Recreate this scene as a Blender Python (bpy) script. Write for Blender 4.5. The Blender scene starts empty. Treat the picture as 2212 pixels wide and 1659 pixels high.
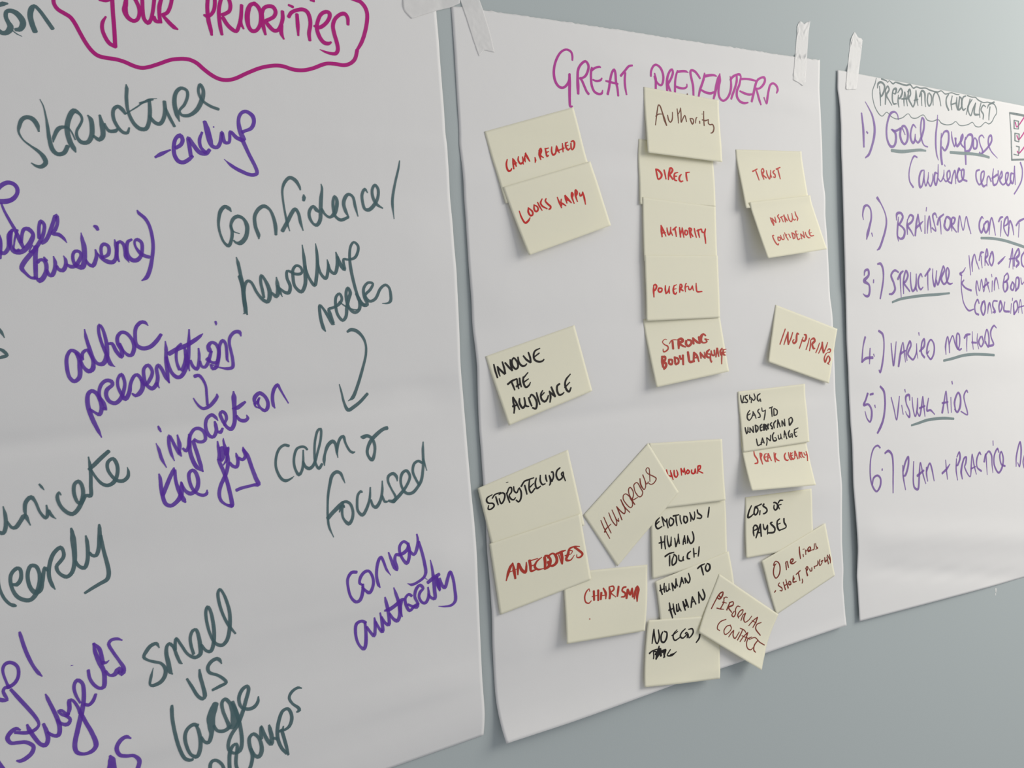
import bpy, math
import numpy as np
from mathutils import Matrix, Vector

# ------------------------------------------------------------------ camera
sc = bpy.context.scene
CAM_ROWS=((0.895930,0.071141,-0.438462),(-0.440150,0.009255,-0.897877),(-0.059818,0.997423,0.039605))
cam_d = bpy.data.cameras.new('camera'); cam = bpy.data.objects.new('camera', cam_d)
sc.collection.objects.link(cam)
m = Matrix([[*CAM_ROWS[0], 0.0], [*CAM_ROWS[1], -1.0], [*CAM_ROWS[2], 1.5], [0, 0, 0, 1]])
cam.matrix_world = m
cam_d.sensor_width = 36.0; cam_d.lens = 36.0 * 1661.0 / 2212.0; cam_d.clip_start = 0.02; cam_d.clip_end = 50
sc.camera = cam

# ------------------------------------------------------------------ light
w = bpy.data.worlds.new('room_light'); sc.world = w; w.use_nodes = True
bg = w.node_tree.nodes['Background']
bg.inputs[0].default_value = (0.83, 0.845, 0.89, 1); bg.inputs[1].default_value = 0.47
def area(name, loc, target, sx, sy, energy, col):
    l = bpy.data.lights.new(name, 'AREA'); l.shape = 'RECTANGLE'; l.size = sx; l.size_y = sy
    l.energy = energy; l.color = col
    o = bpy.data.objects.new(name, l); sc.collection.objects.link(o)
    o.location = loc
    o.rotation_euler = (Vector(target) - Vector(loc)).to_track_quat('-Z', 'Y').to_euler()
    return o
area('window_light', (3.0, -1.65, 2.5), (0.8, 0.0, 1.45), 1.9, 1.6, 61, (1.0, 0.96, 0.89))
sc.view_settings.view_transform = 'Standard'; sc.view_settings.look = 'None'
sc.view_settings.gamma = 1.0; sc.view_settings.use_curve_mapping = False
sc.view_settings.exposure = 0.0
sc.cycles.use_denoising = True
sc.cycles.max_bounces = 8; sc.cycles.transparent_max_bounces = 24

# ------------------------------------------------------------------ surfaces
# --- smooth grid surfaces: G is an (nv, nu, 3) array of wall coordinates (x, off-wall, z) in metres
def _w(t):
    t2=t*t; t3=t2*t
    return np.stack([-.5*t3+t2-.5*t, 1.5*t3-2.5*t2+1, -1.5*t3+2*t2+.5*t, .5*t3-.5*t2],-1)
def _ix(t,n):
    x=np.asarray(t,float)*(n-1)
    i=np.clip(np.floor(x).astype(int),0,n-2)
    return i,_w(x-i)
def pad(G):
    G=np.concatenate([2*G[:1]-G[1:2],G,2*G[-1:]-G[-2:-1]],0)
    return np.concatenate([2*G[:,:1]-G[:,1:2],G,2*G[:,-1:]-G[:,-2:-1]],1)
def ev(PG,u,v):
    nv,nu=PG.shape[0]-2,PG.shape[1]-2
    i,wu=_ix(u,nu); j,wv=_ix(v,nv)
    r=0
    for a in range(4):
        for b in range(4):
            r=r+(wv[...,a]*wu[...,b])[...,None]*PG[j+a,i+b]
    return r

SHEETS={}
SHEETS['A']="""-2988,80,20040 503,83,-4 504,85,-3 504,86,-4 503,85,-3 504,84,-4 503,82,-3 504,78,-4 503,74,-4 504,68,-3 504,61,-4 503,52,-3 504,43,-4 503,32,-3 504,20,-4
-2988,91,19860 504,93,-3 503,94,-4 504,95,-3 503,94,-3 504,92,-4 503,90,-3 504,86,-4 503,81,-3 504,75,-3 503,68,-4 504,60,-3 503,51,-4 503,40,-3 504,29,-4
-2987,102,19680 503,103,-2 504,103,-3 503,103,-3 504,102,-3 503,100,-3 504,97,-3 503,93,-3 504,88,-3 503,82,-3 504,74,-3 503,66,-3 504,57,-3 503,47,-3 504,36,-3
-2987,110,19501 504,111,-3 504,111,-2 504,110,-3 503,108,-2 504,106,-3 504,103,-2 503,98,-3 504,93,-2 504,87,-3 504,80,-2 503,72,-3 504,63,-2 504,53,-3 504,42,-2
-2986,116,19321 504,117,-2 504,116,-2 504,115,-2 503,113,-2 504,111,-2 504,107,-2 504,103,-2 504,98,-2 504,92,-2 504,85,-2 504,77,-2 504,69,-2 503,59,-2 504,48,-2
-2986,120,19141 504,120,-1 504,120,-2 504,119,-2 503,117,-1 504,115,-2 504,111,-1 504,107,-2 504,102,-1 503,97,-2 504,90,-1 504,83,-2 504,75,-1 504,65,-2 503,55,-1
-2985,120,18961 504,121,-1 503,121,-1 504,120,-1 504,119,-1 504,117,-1 504,114,-1 503,111,-1 504,106,-1 504,101,-1 504,95,-1 503,89,-1 504,81,-2 504,73,-1 504,63,-1
-2985,118,18782 504,119,-1 504,119,-1 504,120,0 504,119,-1 504,118,0 503,116,-1 504,113,-1 504,110,0 504,105,-1 504,100,-1 504,94,0 503,88,-1 504,80,0 504,72,-1
-2984,112,18602 504,114,0 504,116,0 504,117,-1 504,117,0 504,117,0 504,116,0 504,114,0 503,111,0 504,108,0 504,104,-1 504,99,0 504,93,0 504,87,0 504,80,0
-2984,105,18422 504,108,0 504,111,1 505,113,0 504,114,0 504,115,1 504,115,0 504,114,0 504,112,1 504,110,0 504,107,0 504,103,1 504,98,0 504,93,0 504,87,1
-2983,96,18242 504,100,1 504,104,1 504,107,1 504,110,0 504,111,1 503,112,1 504,113,1 504,112,1 504,111,0 504,109,1 504,106,1 504,102,1 504,98,1 504,93,0
-2983,86,18062 504,92,2 504,97,1 504,102,1 504,105,1 503,108,2 504,110,1 504,111,1 504,112,2 504,112,1 503,111,1 504,109,1 504,106,2 504,103,1 504,99,1
-2982,77,17883 504,86,1 504,93,2 505,99,2 504,105,2 504,110,1 504,114,2 505,118,2 504,120,1 504,123,2 504,124,2 505,125,2 504,125,1 504,125,2 505,124,2
-2982,71,17703 505,81,2 504,89,2 504,96,2 504,102,3 505,108,2 504,113,2 504,117,2 504,120,2 505,123,3 504,125,2 504,126,2 504,127,2 505,127,2 504,126,3
-2981,67,17523 504,81,3 504,90,2 505,97,3 504,103,3 504,109,2 504,114,3 504,118,3 505,122,2 504,125,3 504,127,3 504,129,2 505,130,3 504,130,3 504,129,2
-2981,68,17343 504,88,3 505,96,4 504,103,3 504,110,3 504,115,3 504,120,3 504,124,3 504,127,3 504,130,3 504,132,4 504,133,3 504,134,3 504,134,3 504,129,3
-2980,74,17164 504,102,3 503,110,4 504,116,3 504,122,4 504,127,4 504,131,3 503,134,4 504,137,3 504,139,4 504,140,4 504,141,3 503,141,4 504,140,3 504,129,4
-2980,84,16984 504,120,4 504,127,4 504,134,4 504,140,4 504,144,4 504,149,4 504,152,4 504,155,4 504,157,4 504,158,4 504,159,4 504,160,5 504,160,4 504,141,4
-2979,98,16804 504,137,5 504,144,4 505,150,5 504,156,4 504,161,5 504,166,4 505,170,5 504,173,4 504,176,5 504,178,4 505,180,5 504,181,4 504,181,5 504,155,4
-2979,112,16624 505,148,5 504,155,5 504,161,5 504,167,5 504,173,5 504,177,5 505,182,5 504,186,5 504,189,5 504,192,5 504,195,5 504,197,5 505,199,5 504,169,5
-2978,129,16444 504,156,6 504,162,5 504,167,6 504,173,5 504,178,6 504,182,5 505,187,6 504,191,5 504,195,6 504,198,5 504,202,6 504,205,5 504,208,5 504,181,6
-2978,148,16265 505,164,6 504,168,6 504,172,5 505,177,6 504,181,6 504,185,6 505,188,6 504,192,6 504,196,6 505,199,6 504,203,6 504,206,6 505,210,6 504,191,6
-2977,168,16085 504,176,6 505,178,7 504,180,6 505,183,6 504,185,7 505,188,6 504,190,7 505,193,6 504,196,6 505,199,7 504,202,6 505,205,7 504,208,6 505,199,6
-2977,188,15905 505,190,7 504,190,7 504,190,7 505,190,7 504,190,6 504,191,7 505,191,7 504,192,7 504,193,7 505,194,7 504,195,7 504,197,6 505,198,7 504,194,7
-2976,207,15725 504,205,8 504,202,7 505,199,7 504,197,8 504,195,7 505,193,7 504,192,8 504,190,7 504,189,7 505,188,8 504,187,7 504,186,7 504,186,8 505,183,7
-2976,223,15546 505,218,7 504,212,8 504,208,8 504,203,8 505,199,8 504,195,7 504,192,8 504,188,8 505,185,8 504,182,8 504,179,7 504,176,8 505,174,8 504,171,8
-2975,234,15366 504,226,8 504,219,8 505,212,9 504,206,8 504,200,8 504,195,8 505,189,9 504,184,8 504,179,8 504,174,8 505,170,9 504,165,8 504,160,8 504,157,9
-2975,239,15186 505,230,9 504,219,8 504,211,9 504,204,9 504,196,9 504,189,8 505,182,9 504,175,9 504,168,9 504,161,8 504,154,9 504,148,9 504,141,9 505,138,8
-2974,238,15006 504,227,9 504,214,10 504,204,9 504,196,9 504,187,9 504,179,9 504,171,10 504,163,9 504,154,9 504,146,9 504,138,9 504,129,10 504,121,9 504,120,9
-2974,232,14826 504,218,10 504,200,10 504,190,9 503,181,10 504,173,10 504,164,9 504,155,10 503,146,10 504,138,9 504,129,10 503,119,10 504,110,9 504,100,10 504,108,10
-2973,219,14647 504,201,10 503,174,10 504,164,10 504,155,10 504,147,10 503,138,10 504,130,11 504,121,10 504,112,10 503,103,10 504,93,10 504,83,10 504,73,10 504,101,11
-2973,202,14467 505,174,11 504,127,10 504,115,11 504,107,10 504,99,11 504,91,11 504,82,10 504,73,11 505,64,10 504,55,11 504,45,11 504,35,10 504,24,11 504,95,10
-2972,182,14287 504,131,11 504,40,11 505,34,11 504,36,11 504,38,11 504,40,12 505,42,11 504,43,11 504,43,11 504,43,11 504,43,11 505,43,11 504,42,11 504,109,11
-2972,160,14107 505,136,12 504,96,11 504,94,12 504,96,11 504,99,12 504,100,12 504,101,11 504,102,12 504,103,11 504,103,12 504,102,11 504,102,12 504,101,11 505,131,12
-2971,137,13928 504,129,12 504,113,12 504,114,12 504,118,12 505,124,12 504,128,12 504,130,12 504,132,12 504,133,12 504,134,12 504,135,12 504,135,12 504,135,12 505,148,12
-2970,116,13748 504,116,12 504,113,13 504,117,12 504,123,13 505,137,12 504,146,13 504,149,12 504,152,13 504,155,12 505,157,12 504,159,13 504,161,12 504,162,13 504,163,12
-2970,96,13568 504,102,13 504,106,13 504,113,13 505,121,13 504,145,13 504,162,13 504,167,13 504,171,13 504,176,12 505,180,13 504,183,13 504,186,13 504,189,13 504,180,13
-2969,80,13388 504,90,14 504,98,13 504,107,13 504,117,14 504,150,13 504,171,14 505,178,13 504,185,13 504,190,14 504,196,13 504,200,14 504,204,13 504,207,13 505,195,14
-2969,68,13208 504,82,14 504,92,14 505,102,14 504,111,14 504,143,14 504,165,14 504,172,14 505,178,13 504,183,14 504,194,14 504,206,14 504,218,14 505,228,14 504,213,14
-2968,62,13029 504,81,14 504,93,14 504,100,15 505,102,14 504,131,14 504,155,15 504,168,14 505,181,14 504,194,15 504,205,14 504,217,14 505,228,15 504,239,14 504,227,14
-2968,63,12849 504,95,15 505,107,15 504,116,14 505,126,15 504,145,15 504,162,15 505,174,15 504,185,14 504,197,15 505,208,15 504,220,15 505,232,15 504,243,14 504,241,15
-2967,71,12669 504,121,15 505,133,16 504,145,15 505,155,15 505,169,15 504,182,16 505,192,15 504,203,15 505,214,16 504,225,15 505,236,15 505,248,15 504,260,16 505,259,15
-2967,78,12489 505,141,16 505,157,16 504,171,16 505,184,15 505,198,16 505,211,16 505,223,16 504,235,15 505,246,16 505,258,16 505,270,15 505,282,16 504,295,16 505,282,16
-2966,83,12310 504,139,16 505,157,16 505,175,16 505,193,16 505,210,17 505,226,16 504,242,16 505,258,16 505,274,16 505,289,17 505,305,16 505,320,16 504,336,16 505,300,16
-2966,86,12130 505,123,16 505,141,17 505,162,17 504,187,17 505,208,16 505,228,17 505,248,17 505,268,16 504,288,17 505,309,17 505,329,16 505,350,17 505,371,17 504,313,16
-2965,92,11950 504,114,17 505,129,17 505,154,17 505,191,18 504,214,17 505,234,17 505,253,17 505,273,17 504,292,17 505,312,17 505,332,18 505,352,17 505,372,17 504,313,17
-2965,100,11770 505,114,18 504,128,17 505,156,18 505,203,18 504,223,17 505,237,18 505,250,18 505,264,17 504,279,18 505,294,17 505,311,18 504,329,18 505,343,17 505,296,18
-2964,108,11590 504,120,19 505,132,18 504,158,18 505,199,18 505,215,18 504,227,18 505,240,18 504,253,18 505,267,18 505,278,18 504,286,18 505,292,18 504,294,18 505,276,19
-2964,115,11411 505,130,18 504,146,19 505,169,18 504,197,19 505,210,18 504,217,19 505,221,18 505,224,19 504,226,19 505,230,18 504,235,19 505,242,18 504,251,19 505,258,18
-2963,121,11231 504,150,19 505,163,19 504,168,19 505,174,19 504,176,19 505,180,19 504,185,19 505,191,19 505,198,19 504,206,19 505,214,19 504,223,19 505,232,19 504,241,19
-2963,124,11051 505,145,20 504,149,19 505,153,20 504,159,19 505,165,20 504,171,19 505,177,19 504,183,20 505,189,19 505,196,20 504,203,19 505,210,20 504,217,19 505,225,20
-2962,128,10871 504,162,20 504,166,20 505,169,20 504,173,20 505,177,20 504,180,20 505,184,20 504,188,20 504,192,20 505,196,20 504,201,20 505,205,20 504,209,20 504,214,20
-2962,129,10692 504,181,20 505,187,20 504,191,21 504,195,20 504,199,21 505,201,20 504,204,20 504,205,21 504,207,20 505,208,21 504,209,20 504,210,20 504,206,21 505,204,20
-2961,118,10512 504,166,21 504,176,21 504,185,20 504,193,21 504,200,21 504,205,21 504,209,21 504,212,21 504,213,21 504,213,21 504,211,20 505,218,21 504,213,21 504,196,21
-2961,101,10332 504,124,21 504,131,22 504,140,21 504,147,21 504,153,22 504,167,21 503,181,21 504,195,22 504,207,21 504,219,21 504,230,22 504,242,21 504,238,21 504,194,22
-2960,85,10152 503,88,22 504,99,22 504,113,22 504,127,22 504,141,21 504,155,22 503,169,22 504,184,22 504,199,22 504,212,21 504,224,22 503,234,22 504,231,22 504,188,22
-2960,74,9972 504,90,23 504,107,22 504,122,22 504,136,23 504,148,22 505,158,22 504,165,22 504,170,23 504,174,22 504,177,22 504,181,23 504,185,22 504,187,22 504,178,22
-2959,64,9793 504,93,22 504,107,23 505,113,23 504,119,23 504,124,22 504,129,23 505,135,23 504,141,23 504,147,22 505,153,23 504,159,23 504,165,23 505,171,22 504,174,23
-2959,54,9613 505,68,23 504,79,23 504,88,24 505,97,23 504,106,23 505,114,23 504,121,23 504,128,24 505,134,23 504,140,23 505,145,23 504,150,23 504,154,24 505,158,23
-2958,46,9433 504,57,24 504,66,24 504,75,23 504,83,24 504,89,24 504,95,23 504,100,24 504,104,24 504,107,23 504,109,24 504,110,24 504,110,23 504,110,24 504,109,24
-2958,42,9253 504,49,25 503,54,24 504,59,24 503,63,24 504,65,24 504,65,24 503,65,24 504,63,25 503,60,24 504,55,24 503,49,24 504,42,24 504,34,24 503,24,24"""
SHEETS['B']="""4290,16,19860 505,28,7 506,38,5 505,47,5 506,54,1 505,61,-1 505,66,0 506,70,-1 505,72,2 506,73,2 505,73,2 506,72,1 505,70,-1 506,66,3 505,62,15
4292,20,19687 504,31,7 505,40,5 505,49,5 504,56,1 505,63,0 504,67,-1 505,69,0 504,71,1 505,71,2 504,70,2 505,68,1 504,64,0 505,60,2 505,54,14
4294,23,19515 503,34,6 504,42,5 504,50,5 503,57,1 504,75,-1 504,81,0 503,78,0 504,75,2 504,72,1 503,69,2 504,65,1 504,60,0 503,54,2 504,47,14
4295,25,19341 503,34,7 503,43,4 502,50,5 503,57,1 503,83,0 503,99,0 503,99,-1 503,95,2 502,89,2 503,82,2 503,73,1 503,63,0 503,54,2 503,41,14
4296,26,19168 503,35,6 503,43,4 502,50,5 503,56,2 503,69,0 502,82,0 503,89,0 503,94,2 503,97,2 502,96,2 503,91,2 503,83,-1 503,73,3 502,42,14
4295,25,18994 503,34,7 504,42,4 503,49,5 503,54,2 503,59,0 503,64,1 503,67,0 503,70,3 504,72,2 503,74,2 503,76,2 503,76,0 503,74,2 503,42,14
4294,23,18821 503,32,6 504,41,4 503,47,6 504,53,2 503,57,1 504,60,1 503,61,0 504,61,3 503,60,2 503,59,3 504,56,2 503,53,0 504,49,3 503,36,14
4294,22,18647 503,31,7 504,39,4 503,46,5 504,52,3 503,56,1 504,59,2 503,60,1 504,60,2 504,59,3 503,57,3 504,53,2 503,48,1 504,41,3 503,33,13
4294,21,18474 504,29,6 503,37,5 504,44,5 503,50,3 504,54,2 504,57,2 503,59,1 504,59,3 503,59,3 504,57,3 504,53,2 503,48,1 504,41,3 503,34,14
4295,19,18301 503,24,6 504,32,4 503,39,6 504,45,3 503,50,2 504,53,3 503,54,1 504,55,3 504,56,3 503,57,4 504,54,2 503,49,1 504,42,4 503,34,14
4293,16,18127 503,16,6 504,16,5 503,23,6 503,29,3 503,34,3 503,38,3 503,40,1 503,41,4 504,48,3 503,58,3 503,56,3 503,51,2 503,45,4 503,37,13
4284,16,17954 503,16,6 504,16,4 503,16,6 503,16,4 504,16,3 503,16,4 503,16,1 503,16,4 504,18,4 503,58,3 503,58,3 504,53,2 503,47,4 503,40,14
4295,23,17780 502,16,6 502,16,5 502,20,6 502,25,4 502,29,4 502,31,4 502,31,1 502,31,4 502,43,4 502,63,4 502,62,3 502,57,3 502,51,4 502,43,13
4303,41,17607 502,42,6 503,49,4 502,54,7 502,59,4 503,62,4 502,64,4 503,65,3 502,64,4 502,67,4 503,71,4 502,68,4 502,63,2 503,57,5 502,50,13
4305,50,17433 503,56,6 504,62,5 504,68,6 503,72,5 504,75,4 503,77,5 504,78,3 503,78,4 504,78,4 503,77,5 504,74,4 503,69,2 504,64,5 503,57,14
4301,49,17260 504,57,6 503,63,4 503,69,7 504,74,5 503,77,5 503,80,5 504,81,3 503,81,4 503,81,5 503,79,5 504,76,4 503,72,3 503,66,5 504,60,13
4302,50,17086 502,57,6 502,64,5 503,70,7 502,75,5 503,79,5 502,81,6 503,83,3 502,83,5 503,82,5 502,80,4 503,78,5 502,73,3 503,68,5 502,62,14
4304,50,16913 503,59,6 502,66,4 503,72,7 502,77,6 503,80,6 502,83,6 503,85,3 502,85,5 503,85,5 503,83,5 502,80,5 503,77,4 502,72,5 503,66,13
4304,51,16739 503,60,6 503,67,5 503,73,7 503,78,6 503,82,6 503,85,7 503,87,3 503,88,6 503,87,5 503,86,5 503,84,5 503,80,4 503,76,6 503,71,13
4304,52,16566 503,62,6 504,70,4 503,76,8 503,81,7 503,85,6 504,88,7 503,90,4 503,91,5 503,91,5 504,90,6 503,88,5 503,85,4 503,81,6 503,75,13
4303,53,16393 504,67,5 503,74,5 503,80,8 503,85,7 503,89,6 503,92,8 504,95,4 503,96,5 503,96,6 503,95,6 503,93,5 503,91,5 504,87,6 503,81,13
4304,57,16219 503,76,6 503,83,4 503,89,8 503,94,8 503,98,6 503,100,9 503,102,4 503,103,6 503,103,6 503,102,6 504,100,5 503,97,5 503,94,7 503,85,13
4306,65,16046 503,92,5 503,98,5 503,103,8 503,107,8 503,110,7 502,112,8 503,114,5 503,114,6 503,113,6 503,112,6 503,109,7 503,106,5 503,101,6 503,86,13
4309,70,15872 503,105,6 502,111,4 503,116,9 503,120,8 502,123,7 503,126,9 502,127,5 503,127,7 503,126,6 502,124,6 503,122,7 503,118,5 502,113,7 503,90,13
4308,70,15699 502,109,6 502,117,4 502,123,8 503,128,9 502,133,8 502,136,9 502,138,5 503,140,7 502,140,7 502,139,6 502,138,7 503,135,5 502,132,7 502,101,13
4304,67,15525 503,104,6 502,113,4 503,121,9 502,128,9 502,134,8 503,139,10 502,143,6 503,146,6 502,148,7 503,149,7 502,149,7 503,149,6 502,147,7 503,114,13
4305,73,15352 504,103,6 503,112,4 503,120,9 504,128,9 503,134,9 503,140,10 504,145,6 503,150,7 503,153,7 504,156,7 503,158,7 503,159,6 503,160,8 504,131,13
4314,94,15178 503,114,6 503,121,4 503,128,9 503,134,10 503,140,9 504,145,11 503,150,6 503,154,7 503,157,7 503,160,8 503,163,7 503,165,7 503,166,7 503,146,13
4322,105,15005 502,117,6 502,124,4 502,130,9 502,135,10 502,140,10 502,145,11 502,149,6 502,153,8 502,157,7 502,160,8 502,163,7 502,165,7 502,167,8 502,156,13
4326,108,14832 502,116,5 502,121,4 501,127,10 502,132,10 502,136,10 502,140,12 501,144,6 502,147,8 502,150,8 501,153,7 502,155,8 502,157,7 502,158,9 501,153,12
4321,100,14658 502,107,6 502,113,4 502,119,10 502,124,10 502,129,10 503,133,13 502,137,6 502,141,8 502,144,8 502,147,8 502,149,8 502,151,8 502,152,8 503,152,13
4315,93,14485 503,97,5 502,104,4 503,110,10 502,116,11 503,122,11 502,127,12 503,131,7 503,135,9 502,139,8 503,142,8 502,144,8 503,147,8 502,149,9 503,151,12
4311,84,14311 503,86,6 502,91,4 503,99,10 503,106,11 503,113,11 502,119,13 503,124,8 503,129,8 503,133,8 502,137,9 503,140,9 503,143,7 503,146,9 502,152,13
4309,74,14138 503,65,5 502,69,4 503,79,11 503,87,11 503,95,12 502,103,13 503,109,8 503,115,8 503,121,9 502,126,9 503,130,9 503,134,8 503,138,9 503,152,13
4308,67,13964 503,34,6 503,27,4 502,39,10 503,50,12 503,60,12 502,69,14 503,78,8 503,86,9 502,94,9 503,100,9 503,106,9 502,112,8 503,117,10 503,149,12
4311,70,13791 503,64,5 502,66,5 503,74,10 502,81,12 502,87,13 503,93,14 502,98,8 503,102,9 502,106,9 503,109,9 502,111,10 502,113,9 503,115,9 502,149,13
4314,73,13617 502,77,6 503,84,4 502,92,11 503,100,12 502,107,13 503,114,15 502,120,8 503,125,10 502,130,9 502,134,9 503,138,10 502,142,9 503,145,10 502,161,12
4314,76,13444 503,84,5 503,92,5 502,101,10 503,109,13 503,117,13 502,124,16 503,130,8 503,136,10 502,142,10 503,147,9 503,152,10 502,156,9 503,160,11 503,169,12
4315,79,13270 503,88,6 503,97,4 503,106,11 503,115,13 502,122,14 503,130,16 503,136,9 503,143,9 503,149,10 503,154,10 502,160,10 503,164,10 503,169,10 503,176,13
4316,80,13097 503,90,5 502,100,5 503,109,11 503,118,13 503,126,14 502,133,17 503,141,9 503,147,10 502,154,10 503,160,10 503,166,10 503,171,10 502,177,11 503,183,12
4317,80,12924 502,90,5 503,100,4 502,110,11 503,119,14 502,128,15 503,136,16 502,144,10 503,151,10 502,158,10 503,165,11 502,171,10 503,177,11 502,184,10 503,190,13
4317,79,12750 502,90,5 503,101,5 502,111,11 502,120,14 503,131,15 502,140,17 502,148,10 502,156,11 503,163,10 502,170,10 502,177,11 503,184,11 502,190,11 502,197,12
4318,78,12577 502,90,5 502,101,4 502,111,12 502,122,14 503,139,16 502,151,17 502,158,10 502,165,11 503,171,11 502,178,10 502,185,12 502,192,10 502,198,12 503,204,12
4314,77,12403 503,89,5 504,100,5 503,110,12 503,122,15 503,149,15 503,166,18 503,173,10 504,180,11 503,186,11 503,191,11 503,197,12 503,203,11 503,209,11 504,207,12
4311,77,12230 504,89,5 504,100,4 504,111,12 505,122,16 504,154,16 504,176,18 504,185,11 504,193,11 504,200,11 504,207,11 504,214,12 504,220,11 504,226,12 504,211,12
4315,81,12056 505,93,5 504,103,5 504,113,12 504,124,16 504,148,16 504,167,19 504,178,11 504,188,11 504,198,11 505,207,12 504,216,12 504,224,12 504,232,12 504,212,12
4320,85,11883 503,96,5 503,106,4 504,116,13 503,125,16 503,139,16 504,152,20 503,162,11 503,171,12 504,181,11 503,190,12 504,200,12 503,208,12 503,216,12 504,205,12
4322,86,11709 503,97,5 503,106,5 502,116,12 503,125,17 503,134,17 502,144,20 503,152,11 503,161,12 503,170,12 502,178,12 503,188,12 503,193,12 503,196,13 502,196,12
4323,85,11536 502,96,5 503,106,4 502,116,13 502,125,17 502,135,17 502,144,21 503,153,11 502,162,12 502,171,12 502,181,12 502,190,13 503,189,13 502,184,12 502,188,12
4324,84,11362 502,98,5 502,110,5 501,121,13 502,131,17 502,142,18 501,153,20 502,163,12 502,173,13 501,184,12 502,193,12 502,203,13 501,193,13 502,178,13 502,183,12
4320,76,11189 501,100,5 502,114,4 501,127,13 502,140,18 501,152,18 502,164,21 501,175,13 502,186,12 501,196,13 502,204,12 502,212,13 501,194,14 502,172,13 501,178,12
4313,68,11016 501,106,4 502,121,5 501,136,13 502,149,18 502,161,19 501,171,21 502,181,13 501,189,12 502,196,13 502,201,13 501,206,14 502,186,13 501,167,13 502,172,12
4307,61,10842 503,111,5 502,125,4 503,137,14 502,147,18 503,156,19 503,163,22 502,169,13 503,174,13 502,177,13 503,180,13 503,181,14 502,168,13 503,157,14 502,162,12
4307,54,10669 503,105,4 503,115,5 503,124,14 503,131,18 504,137,19 503,142,23 503,146,13 503,149,13 504,151,13 503,153,14 503,155,14 503,150,14 504,147,14 503,151,11
4306,44,10495 504,84,5 503,92,4 504,100,14 504,106,19 503,112,20 504,117,23 503,122,13 504,126,14 504,130,13 503,133,13 504,137,15 504,137,14 503,138,14 504,142,12
4306,49,10322 503,74,4 502,82,5 503,90,14 502,97,19 503,103,20 503,109,24 502,114,13 503,119,14 502,123,14 503,127,13 503,131,15 502,133,15 503,135,14 502,137,12
4306,57,10148 502,72,5 502,81,4 502,89,15 502,96,19 502,103,21 502,109,24 502,115,13 502,119,14 502,124,14 502,127,14 502,130,15 502,133,15 502,135,15 502,136,11
4313,81,9975 501,91,4 502,98,5 502,105,14 502,111,20 502,117,21 502,121,25 502,126,14 502,130,14 502,133,14 502,136,14 502,138,15 502,140,15 502,141,15 502,142,12
4329,126,9801 501,130,5 501,134,4 501,137,15 502,139,20 501,142,22 501,144,25 501,145,14 501,147,14 502,148,14 501,148,15 501,148,15 501,148,16 502,148,15 501,147,11
4348,211,9628 500,206,4 500,201,5 500,197,15 501,193,20 500,188,22 500,184,25 501,180,15 500,176,15 500,173,14 500,169,15 501,165,15 500,161,16 500,157,15 501,153,12
4373,335,9454 499,318,5 498,303,5 499,289,14 498,276,21 499,264,23 498,252,25 499,242,15 498,233,15 499,224,15 498,216,14 499,208,16 498,201,17 499,195,15 498,189,11"""
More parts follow.
